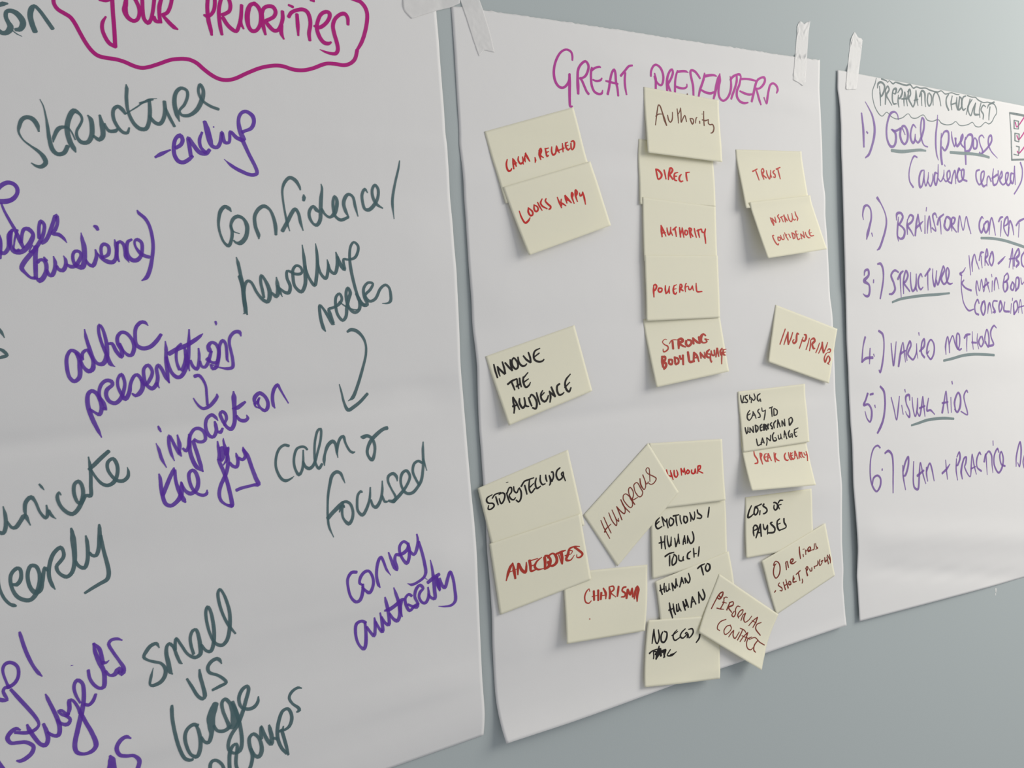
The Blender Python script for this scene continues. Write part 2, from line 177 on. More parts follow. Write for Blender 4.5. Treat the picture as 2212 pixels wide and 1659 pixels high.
SHEETS['C']="""11811,44,19778 504,53,-16 503,60,-16 504,66,-15 503,71,-16 504,75,-15 504,78,-16 503,80,-16 504,80,-15 503,80,-16 504,78,-15 503,75,-16 504,71,-16 504,66,-15 503,60,-16
11796,52,19609 505,60,-16 504,66,-15 505,72,-16 504,77,-15 505,81,-16 504,83,-16 505,85,-15 504,85,-16 505,85,-15 504,83,-16 505,80,-15 505,76,-16 504,71,-15 505,65,-16
11781,59,19440 505,66,-15 506,73,-16 505,78,-15 506,83,-16 506,86,-15 505,88,-16 506,90,-15 505,90,-16 506,89,-16 505,88,-15 506,85,-16 505,81,-15 506,76,-16 505,71,-15
11789,83,19271 505,88,-15 505,92,-16 505,96,-15 504,99,-16 505,100,-15 505,101,-15 505,101,-16 505,100,-15 505,98,-16 504,95,-15 505,92,-16 505,87,-15 505,82,-16 505,76,-15
11794,104,19103 504,107,-16 504,109,-15 505,111,-16 504,112,-15 505,112,-15 504,112,-16 504,111,-15 505,109,-16 504,106,-15 505,102,-16 504,98,-15 505,93,-15 504,87,-16 504,80,-15
11789,117,18934 505,119,-16 504,120,-15 505,121,-15 505,121,-16 504,120,-15 505,119,-15 505,117,-16 504,115,-15 505,111,-15 504,107,-16 505,103,-15 505,97,-15 504,91,-16 505,84,-15
11785,130,18765 505,131,-15 505,131,-16 504,131,-15 505,130,-15 505,128,-15 505,126,-16 505,124,-15 505,120,-15 504,116,-16 505,112,-15 505,106,-15 505,101,-16 505,94,-15 504,87,-15
11774,137,18596 506,137,-15 505,137,-15 506,136,-15 505,134,-16 506,132,-15 505,130,-15 506,127,-16 505,123,-15 506,119,-15 505,114,-15 506,109,-16 505,103,-15 505,96,-15 506,89,-15
11763,143,18428 506,142,-16 506,141,-15 506,140,-15 507,138,-15 506,136,-15 506,133,-16 506,130,-15 506,126,-15 507,121,-15 506,116,-16 506,111,-15 506,104,-15 506,97,-15 507,90,-15
11757,147,18259 507,146,-15 506,145,-16 507,143,-15 506,141,-15 507,138,-15 506,135,-15 507,131,-15 506,127,-15 507,122,-16 506,117,-15 507,111,-15 506,105,-15 507,98,-15 506,90,-15
11754,151,18090 506,149,-15 507,148,-15 507,145,-15 506,143,-15 507,140,-15 506,136,-16 507,132,-15 507,128,-15 506,123,-15 507,117,-15 507,111,-15 506,104,-15 507,97,-15 507,89,-16
11750,155,17921 506,153,-15 507,151,-15 507,148,-15 507,145,-15 507,141,-15 507,138,-15 506,133,-15 507,128,-15 507,123,-15 507,117,-15 507,110,-15 507,103,-15 506,95,-16 507,87,-15
11746,158,17753 507,156,-15 507,153,-15 507,150,-15 507,147,-15 507,143,-15 507,138,-16 507,133,-15 507,128,-15 507,122,-15 507,116,-15 507,109,-15 507,101,-15 507,93,-15 507,84,-15
11742,160,17584 507,157,-15 507,154,-15 507,151,-15 508,147,-15 507,143,-15 507,138,-15 507,133,-15 507,127,-15 507,121,-15 508,114,-15 507,107,-15 507,99,-15 507,90,-15 507,81,-15
11738,162,17415 507,158,-15 508,155,-15 507,151,-15 507,147,-15 508,142,-14 507,137,-15 507,132,-15 508,126,-15 507,119,-15 507,112,-15 508,104,-15 507,95,-15 507,86,-15 508,76,-15
11734,163,17246 508,160,-15 507,156,-14 508,152,-15 507,147,-15 508,142,-15 507,136,-15 508,130,-15 507,124,-15 508,117,-14 507,109,-15 508,101,-15 507,92,-15 508,82,-15 507,71,-15
11730,165,17078 508,161,-15 508,157,-15 507,152,-15 508,147,-15 508,142,-14 507,136,-15 508,129,-15 508,122,-15 508,114,-15 507,106,-15 508,97,-14 508,88,-15 507,77,-15 508,66,-15
11728,160,16909 508,158,-15 508,154,-15 508,149,-14 507,144,-15 508,138,-15 508,132,-15 507,126,-15 508,119,-14 508,111,-15 508,102,-15 507,93,-15 508,83,-14 508,73,-15 507,61,-15
11726,156,16740 508,158,-15 508,153,-14 508,149,-15 507,143,-15 508,138,-14 508,131,-15 508,124,-15 507,117,-15 508,109,-14 508,100,-15 508,90,-15 507,80,-15 508,69,-14 508,56,-15
11725,153,16571 507,163,-14 508,158,-15 508,153,-15 508,148,-14 508,142,-15 507,135,-15 508,128,-14 508,120,-15 508,111,-15 507,102,-14 508,92,-15 508,81,-15 508,69,-14 508,51,-15
11724,152,16403 507,171,-15 508,167,-15 508,162,-14 508,157,-15 507,151,-14 508,144,-15 508,136,-15 508,128,-14 507,119,-15 508,109,-15 508,98,-14 508,87,-15 507,74,-14 508,49,-15
11722,149,16234 508,174,-15 508,170,-14 508,167,-15 507,162,-14 508,157,-15 508,151,-15 508,144,-14 507,136,-15 508,127,-14 508,117,-15 507,107,-14 508,95,-15 508,82,-15 508,48,-14
11721,143,16065 508,165,-14 508,163,-15 508,160,-14 507,157,-15 508,152,-14 508,147,-15 507,142,-15 508,135,-14 508,127,-15 507,118,-14 508,108,-15 508,98,-14 507,86,-15 508,46,-14
11720,136,15896 508,148,-14 508,147,-15 507,145,-14 508,142,-15 508,139,-14 507,134,-14 508,129,-15 508,123,-14 507,116,-15 508,108,-14 508,99,-15 507,89,-14 508,78,-15 508,42,-14
11727,120,15728 507,126,-15 507,125,-14 507,124,-15 508,122,-14 507,119,-14 507,115,-15 507,111,-14 507,105,-15 507,99,-14 507,92,-15 507,83,-14 507,74,-15 507,64,-14 507,37,-14
11728,111,15559 507,113,-14 507,113,-15 506,112,-14 507,110,-15 507,107,-14 507,104,-14 507,99,-15 507,94,-14 507,87,-15 507,80,-14 507,71,-14 507,62,-15 507,51,-14 507,33,-14
11725,107,15390 507,107,-14 507,107,-14 507,106,-15 507,105,-14 507,102,-14 507,98,-15 507,94,-14 507,88,-14 507,82,-15 507,74,-14 507,65,-14 507,56,-15 507,45,-14 507,31,-14
11722,102,15221 508,103,-14 507,104,-14 507,103,-14 507,102,-15 507,99,-14 507,96,-14 507,92,-15 507,86,-14 507,80,-14 508,73,-14 507,65,-15 507,55,-14 507,45,-14 507,31,-15
11720,98,15053 507,100,-15 507,101,-14 507,101,-14 508,100,-14 507,98,-14 507,96,-15 507,92,-14 507,88,-14 508,82,-14 507,76,-15 507,68,-14 507,60,-14 507,50,-14 507,34,-15
11717,94,14884 508,99,-14 507,100,-14 507,102,-15 507,102,-14 508,101,-14 507,100,-14 507,97,-14 507,94,-15 508,90,-14 507,84,-14 507,78,-14 507,71,-14 508,63,-14 507,40,-15
11718,94,14715 507,104,-14 507,107,-14 507,110,-14 507,111,-14 507,111,-14 507,111,-15 508,110,-14 507,107,-14 507,104,-14 507,100,-14 507,94,-14 507,88,-14 507,80,-15 508,47,-14
11718,96,14546 507,116,-14 507,120,-14 507,123,-14 507,125,-14 507,126,-14 507,126,-14 507,125,-14 507,123,-14 507,120,-14 507,115,-14 507,109,-15 507,102,-14 507,94,-14 507,53,-14
11719,99,14378 506,129,-14 507,133,-14 507,135,-14 507,137,-14 507,137,-14 507,136,-15 507,134,-14 506,131,-14 507,126,-14 507,121,-14 507,114,-14 507,105,-14 507,96,-14 507,57,-14
11719,99,14209 507,134,-14 506,136,-14 507,137,-14 507,137,-14 507,136,-14 506,134,-14 507,131,-14 507,126,-14 507,121,-14 506,114,-14 507,106,-14 507,97,-14 506,88,-14 507,59,-14
11719,96,14040 507,125,-14 507,126,-14 506,126,-14 507,126,-14 506,124,-13 507,122,-14 507,118,-14 506,114,-14 507,109,-14 506,103,-14 507,96,-14 507,88,-14 506,79,-14 507,61,-14
11720,93,13871 506,110,-13 507,112,-14 506,113,-14 507,113,-14 506,112,-14 507,110,-14 506,108,-14 507,105,-14 506,100,-14 506,95,-13 507,90,-14 506,83,-14 507,76,-14 506,65,-14
11720,95,13703 506,104,-14 507,106,-14 506,108,-14 506,108,-14 507,108,-13 506,107,-14 506,105,-14 507,103,-14 506,99,-14 506,95,-14 507,90,-14 506,84,-13 506,78,-14 507,70,-14
11720,100,13534 506,104,-14 506,107,-14 507,108,-13 506,109,-14 506,109,-14 506,109,-14 507,107,-14 506,105,-13 506,102,-14 506,98,-14 507,93,-14 506,88,-14 506,82,-13 506,74,-14
11720,105,13365 506,108,-14 507,110,-13 506,112,-14 506,113,-14 506,113,-13 506,112,-14 506,111,-14 506,109,-14 506,106,-13 507,102,-14 506,97,-14 506,92,-14 506,86,-13 506,79,-14
11726,111,13196 505,113,-13 506,115,-14 506,116,-14 505,117,-13 506,117,-14 505,116,-14 506,114,-13 506,112,-14 505,109,-14 506,105,-13 506,101,-14 505,96,-14 506,90,-14 505,83,-13
11731,117,13028 505,119,-14 505,120,-14 505,121,-13 505,121,-14 506,121,-13 505,120,-14 505,118,-14 505,116,-13 505,112,-14 505,109,-14 506,104,-13 505,99,-14 505,93,-14 505,86,-13
11732,121,12859 505,123,-14 505,124,-13 505,125,-14 505,125,-13 505,124,-14 505,123,-14 505,121,-13 505,118,-14 505,115,-13 505,111,-14 505,106,-14 505,101,-13 505,95,-14 505,88,-13
11726,124,12690 506,125,-13 505,126,-14 505,126,-13 505,126,-14 506,126,-13 505,124,-14 505,122,-14 506,119,-13 505,116,-14 505,112,-13 505,108,-14 506,102,-13 505,96,-14 505,90,-13
11721,126,12522 505,127,-14 506,128,-13 505,128,-14 506,128,-13 506,127,-14 505,125,-13 506,123,-14 505,120,-14 506,117,-13 505,113,-14 506,108,-13 506,103,-14 505,97,-13 506,90,-14
11715,128,12353 506,129,-14 506,130,-13 506,130,-14 506,129,-13 505,128,-13 506,126,-14 506,124,-13 506,121,-14 506,117,-13 506,113,-14 506,108,-13 506,102,-14 505,96,-13 506,89,-14
11712,132,12184 506,132,-13 506,132,-14 506,132,-13 506,131,-14 506,129,-13 506,127,-13 506,125,-14 506,121,-13 506,117,-14 506,113,-13 506,107,-13 506,101,-14 506,95,-13 506,88,-14
11718,139,12015 505,138,-13 505,138,-13 506,136,-14 505,135,-13 506,132,-13 505,130,-14 506,126,-13 505,122,-14 506,118,-13 505,112,-13 506,107,-14 505,100,-13 506,93,-13 505,85,-14
11723,146,11847 505,145,-14 505,143,-13 505,141,-13 505,138,-14 505,135,-13 505,132,-13 505,127,-14 505,123,-13 505,118,-13 505,112,-14 505,105,-13 505,98,-13 505,90,-13 505,82,-14
11728,154,11678 504,156,-13 505,150,-14 504,146,-13 505,142,-13 504,138,-13 505,133,-14 505,128,-13 504,123,-13 505,117,-14 504,111,-13 505,103,-13 504,95,-13 505,87,-14 504,78,-13
11732,162,11509 504,179,-13 504,165,-13 504,154,-14 504,146,-13 505,140,-13 504,134,-13 504,128,-13 504,122,-14 504,116,-13 504,108,-13 504,101,-13 505,92,-13 504,83,-14 504,73,-13
11735,167,11340 503,211,-13 504,194,-13 504,176,-13 504,160,-13 504,147,-13 504,137,-14 504,128,-13 503,121,-13 504,113,-13 504,105,-13 504,97,-13 504,88,-14 504,78,-13 504,68,-13
11738,167,11172 503,223,-14 504,219,-13 503,208,-13 504,190,-13 503,171,-13 504,152,-13 503,137,-13 504,124,-13 503,113,-13 504,103,-14 503,94,-13 504,84,-13 504,73,-13 503,62,-13
11740,162,11003 504,196,-13 503,206,-13 503,213,-13 503,211,-13 504,201,-13 503,183,-14 503,162,-13 503,141,-13 503,122,-13 504,107,-13 503,93,-13 503,81,-13 503,69,-13 504,57,-13
11731,148,10834 504,147,-13 504,158,-13 503,173,-13 504,186,-13 504,194,-13 504,194,-13 504,185,-13 503,168,-13 504,146,-13 504,124,-13 504,102,-13 504,84,-13 503,68,-13 504,52,-13
11720,133,10665 504,103,-13 505,112,-13 504,126,-13 505,139,-13 504,152,-12 505,165,-13 504,173,-13 505,174,-13 504,167,-13 505,150,-13 504,128,-13 505,104,-13 504,80,-13 505,49,-13
11709,122,10497 505,83,-13 505,61,-13 505,84,-13 506,99,-13 505,111,-13 505,121,-13 505,131,-13 505,142,-13 505,150,-13 506,152,-13 505,146,-13 505,130,-12 505,108,-13 505,52,-13
11718,117,10328 505,100,-13 504,79,-13 504,53,-13 505,60,-13 504,79,-12 505,90,-13 504,97,-13 504,103,-13 505,111,-13 504,119,-13 505,126,-13 504,128,-13 504,122,-12 505,55,-13
11723,116,10159 504,108,-13 504,98,-13 504,86,-12 504,66,-13 504,34,-13 504,59,-13 504,72,-13 504,79,-12 504,82,-13 504,85,-13 504,88,-13 503,93,-13 504,98,-13 504,50,-12
11724,120,9990 503,116,-12 504,111,-13 504,104,-13 504,93,-13 504,77,-12 503,52,-13 504,37,-13 504,55,-13 504,63,-13 504,65,-12 503,64,-13 504,62,-13 504,62,-13 504,40,-12
11724,125,9822 503,122,-13 504,118,-13 504,114,-13 504,107,-12 503,97,-13 504,83,-13 504,62,-12 503,31,-13 504,33,-13 504,45,-13 503,48,-12 504,46,-13 504,41,-13 503,32,-13
11724,130,9653 504,127,-13 503,124,-12 504,120,-13 503,114,-13 504,107,-12 503,98,-13 504,85,-13 504,67,-13 503,42,-12 504,16,-13 503,22,-13 504,29,-12 503,27,-13 504,28,-13"""
NOTES={}
NOTES['n02']=([[0.46779, 1.81577], [0.61664, 1.8623], [0.64253, 1.75731], [0.49247, 1.71446]],"27 30 35 42 47 51 55 58 60 29 29 29 35 43 51 55 59 62 34 35 34 33 36 43 51 59 63 42 38 38 39 39 40 44 51 58 68 58 49 44 44 44 44 46 51 89 85 81 71 61 54 51 49 48 102 102 101 99 94 86 75 66 60 110 112 113 113 112 110 106 99 89 119 120 121 122 123 123 122 119 116")
NOTES['n03']=([[0.48969, 1.73764], [0.64043, 1.78312], [0.66562, 1.68539], [0.52019, 1.63948]],"122 124 123 122 119 112 102 92 87 125 127 129 131 130 129 126 120 109 142 144 145 146 148 148 147 145 141 165 165 166 166 166 166 166 165 163 190 190 189 188 187 186 184 183 181 218 216 214 212 210 207 205 202 199 247 244 241 237 234 230 227 223 219 279 274 269 264 259 254 249 244 239 313 306 299 293 286 280 273 267 260")
NOTES['n04']=([[0.73274, 1.82324], [0.88213, 1.8197], [0.878, 1.72136], [0.72528, 1.72065]],"56 56 57 57 56 56 57 59 61 45 45 44 44 43 42 41 41 43 35 34 34 33 33 32 32 31 35 50 50 50 50 49 48 50 54 60 79 79 79 78 77 77 78 80 82 107 106 105 104 103 101 100 99 99 122 121 119 118 116 114 113 111 109 132 130 128 127 125 122 120 118 116 140 138 136 134 132 130 127 124 122")
NOTES['n05']=([[0.73102, 1.73188], [0.87755, 1.72124], [0.8736, 1.63468], [0.72509, 1.63154]],"143 142 141 140 138 137 135 134 132 148 147 146 144 143 141 139 137 135 155 154 152 150 148 146 144 142 140 163 161 159 157 155 153 150 148 145 172 170 167 165 162 159 157 153 150 181 179 176 173 170 167 163 160 156 192 189 185 182 179 175 171 167 163 204 200 196 192 188 184 180 176 171 218 213 209 204 200 195 190 185 180")
NOTES['n07']=([[0.71953, 1.54094], [0.87347, 1.54939], [0.88006, 1.44889], [0.72995, 1.43338]],"149 151 152 154 156 157 158 160 160 153 154 156 158 159 160 162 163 164 176 177 178 179 180 181 182 182 183 208 208 208 208 208 208 208 208 208 240 239 238 237 236 235 234 233 232 272 270 268 266 264 262 260 258 256 306 304 301 298 294 291 288 285 281 342 338 334 330 326 322 317 313 308 376 372 367 363 358 353 348 342 337")
NOTES['n06']=([[0.72644, 1.64088], [0.87465, 1.64041], [0.87218, 1.53858], [0.72193, 1.53802]],"221 217 213 209 205 201 196 191 187 227 223 218 214 209 204 199 194 189 235 230 225 220 215 209 204 198 193 244 238 233 227 221 216 209 203 197 253 247 241 235 228 222 215 209 202 260 254 247 241 234 228 221 214 207 262 256 249 242 236 229 222 215 208 262 255 249 242 235 228 221 214 206 262 255 248 241 234 226 219 211 204")
NOTES['n01']=([[0.74692, 1.90476], [0.89768, 1.89738], [0.89497, 1.79467], [0.74364, 1.80081]],"78 78 79 79 79 79 79 79 79 72 73 73 73 73 73 73 72 71 84 84 83 83 83 82 81 80 79 102 101 101 100 99 98 96 95 93 123 122 121 119 117 115 114 112 110 146 144 142 140 137 134 132 130 128 167 164 161 157 153 150 148 147 146 185 180 176 170 165 160 155 151 153 198 192 186 181 176 171 165 163 170")
NOTES['n08']=([[0.9295, 1.81884], [1.08195, 1.82516], [1.08444, 1.73161], [0.93235, 1.71825]],"68 68 67 65 63 61 59 56 54 67 70 68 66 65 62 60 58 55 100 102 99 95 92 88 85 81 77 145 143 137 132 127 121 116 110 104 191 185 178 171 163 156 148 140 132 236 227 219 210 200 191 181 172 162 279 269 259 248 237 226 215 203 192 319 308 296 284 271 259 246 233 220 360 346 333 319 305 290 276 261 246")
NOTES['n09']=([[0.94096, 1.72856], [1.08685, 1.74631], [1.10568, 1.64966], [0.96099, 1.63297]],"361 350 338 326 314 302 290 277 264 363 352 340 328 316 304 292 279 267 401 389 377 365 353 341 329 317 304 441 429 418 406 394 382 369 357 344 482 471 459 448 436 424 411 399 387 525 513 502 490 478 466 454 442 430 568 557 545 534 522 510 498 486 473 613 602 590 579 567 555 543 530 518 659 648 636 624 612 601 589 576 564")
NOTES['n10']=([[0.99842, 1.55662], [1.14542, 1.50911], [1.11413, 1.4122], [0.96874, 1.45958]],"162 165 169 173 176 175 171 167 166 179 181 183 185 187 186 181 175 171 198 199 199 199 198 193 187 182 178 217 216 214 210 205 200 195 191 188 235 230 225 219 215 210 206 202 199 250 244 238 232 227 222 217 213 211 266 260 253 247 241 236 230 226 223 284 277 270 263 257 250 242 236 232 304 296 288 280 271 262 251 240 236")
NOTES['n11']=([[0.44603, 1.49804], [0.59485, 1.53682], [0.61749, 1.43618], [0.47244, 1.39758]],"119 123 127 129 130 131 131 131 132 132 135 137 139 140 141 142 143 143 152 154 156 157 157 157 157 156 156 174 174 174 174 174 173 171 169 167 198 196 193 191 188 186 183 180 176 223 218 214 209 205 200 194 189 183 246 239 233 228 221 214 207 199 191 264 255 249 243 235 228 219 209 199 278 259 252 250 245 237 228 217 206")
NOTES['n13']=([[0.90616, 1.3464], [1.05418, 1.34058], [1.05279, 1.23868], [0.90306, 1.24914]],"158 160 162 165 167 169 171 174 176 162 164 167 169 172 174 176 179 181 181 183 186 188 190 192 194 197 199 238 239 241 242 243 244 245 246 247 305 304 304 304 304 304 304 304 304 377 375 374 372 371 370 368 367 365 455 452 449 446 443 440 437 434 432 540 535 531 526 521 517 512 507 503 629 623 617 611 605 599 593 587 581")
NOTES['n12']=([[0.90625, 1.41311], [1.06056, 1.41539], [1.05873, 1.31271], [0.90549, 1.31134]],"127 130 132 134 136 138 140 142 142 122 125 127 128 130 132 134 135 135 142 142 143 144 144 145 145 145 144 170 171 172 173 174 175 175 176 175 193 194 195 195 196 197 197 198 198 211 211 212 213 213 214 214 214 215 227 227 228 228 228 229 229 229 229 243 243 243 243 243 243 244 244 243 259 259 259 258 258 258 258 258 258")
NOTES['n14']=([[0.90727, 1.23444], [1.05964, 1.22947], [1.0591, 1.1277], [0.89911, 1.13282]],"213 216 219 222 225 228 231 234 239 223 226 229 232 235 238 241 243 247 227 229 231 233 235 237 238 240 243 227 229 231 232 234 235 236 236 236 232 233 234 236 237 237 236 235 232 243 244 245 246 247 245 242 237 231 259 260 260 261 261 257 250 241 230 279 278 277 276 274 267 255 241 226 298 294 290 288 282 271 254 238 219")
NOTES['n15']=([[0.93262, 1.12213], [1.09046, 1.1627], [1.11277, 1.06267], [0.96692, 1.02059]],"300 298 295 286 272 258 244 232 224 287 289 287 280 268 254 239 226 218 262 265 267 264 255 244 231 218 212 235 238 241 239 233 227 219 210 206 210 212 214 214 212 209 204 199 198 191 191 192 193 192 191 189 187 187 179 178 177 176 176 176 176 176 177 169 168 167 166 166 165 165 165 167 163 161 159 158 158 158 158 158 159")
NOTES['n21']=([[0.7129, 1.24485], [0.86392, 1.23984], [0.86099, 1.13796], [0.7083, 1.13171]],"172 178 183 186 189 193 196 200 203 194 201 206 209 212 215 218 221 224 208 214 218 221 224 227 230 233 236 213 218 221 223 226 228 231 234 236 215 218 221 223 225 228 230 232 234 217 219 221 223 225 227 229 231 233 219 220 222 224 226 228 229 231 233 221 223 225 227 228 230 232 233 235 225 227 228 230 231 233 234 235 236")
NOTES['n22']=([[0.71314, 1.12684], [0.86443, 1.15015], [0.88058, 1.04337], [0.725, 1.02395]],"233 235 237 238 239 240 241 242 243 240 242 244 246 248 249 251 253 254 238 241 245 248 251 254 256 258 260 228 231 235 239 242 246 250 253 256 209 213 217 222 226 230 234 237 241 188 192 197 201 205 209 213 216 220 175 178 180 183 187 190 193 197 200 169 172 174 176 179 181 183 185 187 168 170 172 173 175 177 179 181 183")
NOTES['n19']=([[0.71899, 1.34558], [0.86548, 1.33754], [0.86054, 1.23685], [0.71872, 1.24149]],"144 147 150 153 155 158 161 163 166 151 154 158 161 164 168 171 174 177 158 162 166 170 174 179 183 187 191 164 170 175 180 185 190 195 200 205 172 178 184 190 196 203 209 215 221 180 188 196 203 210 218 225 232 240 193 203 212 220 228 237 245 254 262 210 222 232 241 250 260 269 279 288 226 240 251 261 272 283 293 304 315")
NOTES['n16']=([[0.42218, 1.31285], [0.57206, 1.35142], [0.59113, 1.23494], [0.43805, 1.22353]],"90 92 95 97 100 102 104 106 107 97 100 103 107 110 113 115 118 120 109 112 116 120 124 127 130 133 136 121 124 128 132 136 140 144 147 151 131 135 139 144 148 152 155 159 162 140 144 149 153 157 161 165 169 172 146 151 156 160 165 169 173 177 181 152 157 161 166 170 174 178 182 187 159 163 167 172 176 180 184 188 192")
NOTES['n20']=([[0.55179, 1.16846], [0.70316, 1.15492], [0.68957, 1.05269], [0.5441, 1.06636]],"120 123 127 130 134 138 141 146 150 132 135 139 143 147 151 156 161 166 168 170 172 175 178 181 184 187 191 206 206 207 208 209 210 212 213 214 244 242 242 241 240 238 237 234 231 281 277 273 269 264 258 252 244 236 313 306 298 289 279 268 257 244 231 338 326 313 299 285 269 253 237 220 356 338 320 302 283 264 246 228 210")
NOTES['n17']=([[0.43339, 1.23236], [0.5839, 1.25369], [0.59771, 1.15112], [0.4436, 1.12773]],"167 171 176 181 185 190 194 198 203 166 170 175 179 183 188 192 196 200 167 170 174 178 182 186 190 194 198 167 170 174 178 182 185 189 192 196 165 169 173 177 180 184 187 191 194 161 166 170 174 178 181 185 189 192 156 161 165 169 173 177 181 185 188 153 158 162 166 169 173 177 180 184 146 154 160 164 168 171 175 178 181")
NOTES['n18']=([[0.5916, 1.24996], [0.7171, 1.3464], [0.76761, 1.26261], [0.6461, 1.1623]],"134 139 142 145 147 150 151 151 151 137 141 147 150 153 156 158 159 160 140 145 152 158 161 163 166 169 170 145 151 160 168 172 173 175 178 181 151 157 169 180 186 186 187 189 193 156 164 177 192 200 202 201 202 205 161 170 183 200 214 220 219 217 218 165 174 187 205 223 236 239 236 234 169 179 191 206 227 247 257 257 253")
NOTES['n23']=([[0.69692, 1.06793], [0.84629, 1.04499], [0.82777, 0.94511], [0.67936, 0.9666]],"206 201 196 193 191 190 189 189 189 189 187 186 186 186 186 186 187 188 183 183 184 185 186 187 189 191 194 184 186 188 190 193 197 200 203 206 192 196 200 205 209 212 216 220 223 209 214 219 224 229 234 239 244 249 233 240 247 254 260 266 273 280 287 268 277 287 296 305 315 324 333 341 319 331 345 357 367 365 361 358 354")
NOTES['n24']=([[0.84096, 1.11665], [0.97085, 1.02109], [0.91116, 0.94209], [0.79262, 1.02897]],"269 261 244 223 204 192 187 185 187 264 248 228 208 194 189 186 187 191 252 233 213 198 192 189 190 194 199 238 220 204 198 196 197 202 208 216 227 212 207 206 208 215 223 233 245 220 216 218 223 232 243 257 272 297 223 229 238 251 267 284 304 333 372 236 250 268 290 314 340 374 419 439 255 281 310 342 376 417 469 502 520")
TAPES={}
TAPES['bridge']="""3541,55,19973 84,53,22 87,40,25 85,40,22 85,38,27 86,36,31 88,25,33 88,17,32 87,19,30 86,27,27 88,27,30 88,35,28
3561,47,19906 81,46,23 81,44,24 83,39,25 83,38,27 82,36,31 86,24,33 85,17,32 84,17,29 84,23,28 84,28,30 84,36,29
3579,49,19837 78,48,25 78,51,23 81,40,28 79,38,29 80,36,30 81,30,31 84,17,33 81,19,28 81,21,29 80,27,31 80,36,31
3583,68,19760 79,53,30 77,49,27 77,49,27 79,40,31 78,36,31 79,32,31 82,18,32 79,17,29 80,20,30 76,30,32 78,36,33
3592,55,19690 74,57,28 77,49,30 75,49,28 77,44,31 77,39,33 78,35,30 81,17,33 78,18,29 77,25,28 76,28,36 76,35,35
3639,64,19640 72,52,30 70,53,28 71,49,29 71,50,28 72,42,32 73,38,29 77,18,31 73,21,25 73,21,28 70,28,35 69,36,34
3693,64,19594 65,59,28 66,51,29 65,51,28 66,49,28 67,42,29 70,24,30 69,19,25 67,20,23 66,27,24 65,29,36 63,37,33"""
TAPES['diagonal']="""4387,9,20174 40,9,13 41,9,12 41,9,13 40,10,12 41,10,13 42,9,13 41,9,13
4398,9,20123 40,10,13 40,11,14 41,12,13 41,9,13 41,11,12 42,10,12 42,9,13
4409,10,20071 40,10,15 40,10,15 40,11,14 42,11,12 42,10,12 42,10,11 42,11,11
4421,11,20020 39,15,15 40,13,16 39,13,16 42,14,10 43,11,12 42,12,11 42,11,10
4431,15,19967 40,13,18 40,13,17 39,14,16 42,13,11 43,13,10 43,11,11 42,13,9
4446,18,19917 40,15,18 38,16,18 38,15,18 42,18,9 42,16,9 42,17,9 43,16,9
4460,29,19865 39,31,18 38,27,20 38,25,19 43,25,9 43,25,9 42,25,8 43,26,8
4476,35,19814 39,35,20 36,39,19 38,35,20 43,35,9 43,36,8 43,37,7 43,35,8
4492,37,19764 39,35,21 37,36,22 37,36,20 43,37,8 42,41,6 44,39,7 43,40,7
4509,38,19714 37,38,22 36,39,22 37,38,21 42,40,7 44,40,7 43,40,6 43,42,6
4523,39,19663 37,41,22 35,42,24 36,40,22 44,40,7 43,40,6 43,42,5 44,42,5
4537,41,19611 38,40,25 34,43,24 35,40,23 44,40,7 44,42,4 43,41,5 43,44,4
4552,42,19560 36,44,25 35,40,27 35,41,23 44,40,6 43,41,4 44,42,4 44,42,4
4567,40,19510 35,43,25 35,41,28 34,42,24 44,41,6 44,43,3 44,43,3 44,45,3
4581,40,19459 36,42,26 34,40,30 33,41,25 44,44,3 44,42,4 44,43,2 44,44,2
4597,43,19408 36,42,28 31,44,29 32,42,26 44,42,4 43,45,1 44,43,2 43,46,0
4615,41,19358 34,42,29 30,41,30 31,41,27 43,42,2 42,43,0 43,46,0 43,45,0
4631,47,19307 34,41,30 28,45,31 29,45,27 42,46,1 42,49,-1 43,44,0 42,45,-1
4648,45,19257 32,43,30 28,43,32 26,48,27 43,44,2 42,44,-2 41,45,-2 41,49,-3
4666,44,19206 30,45,31 26,47,33 26,45,28 42,44,1 40,46,-4 40,52,-4 42,46,-2"""
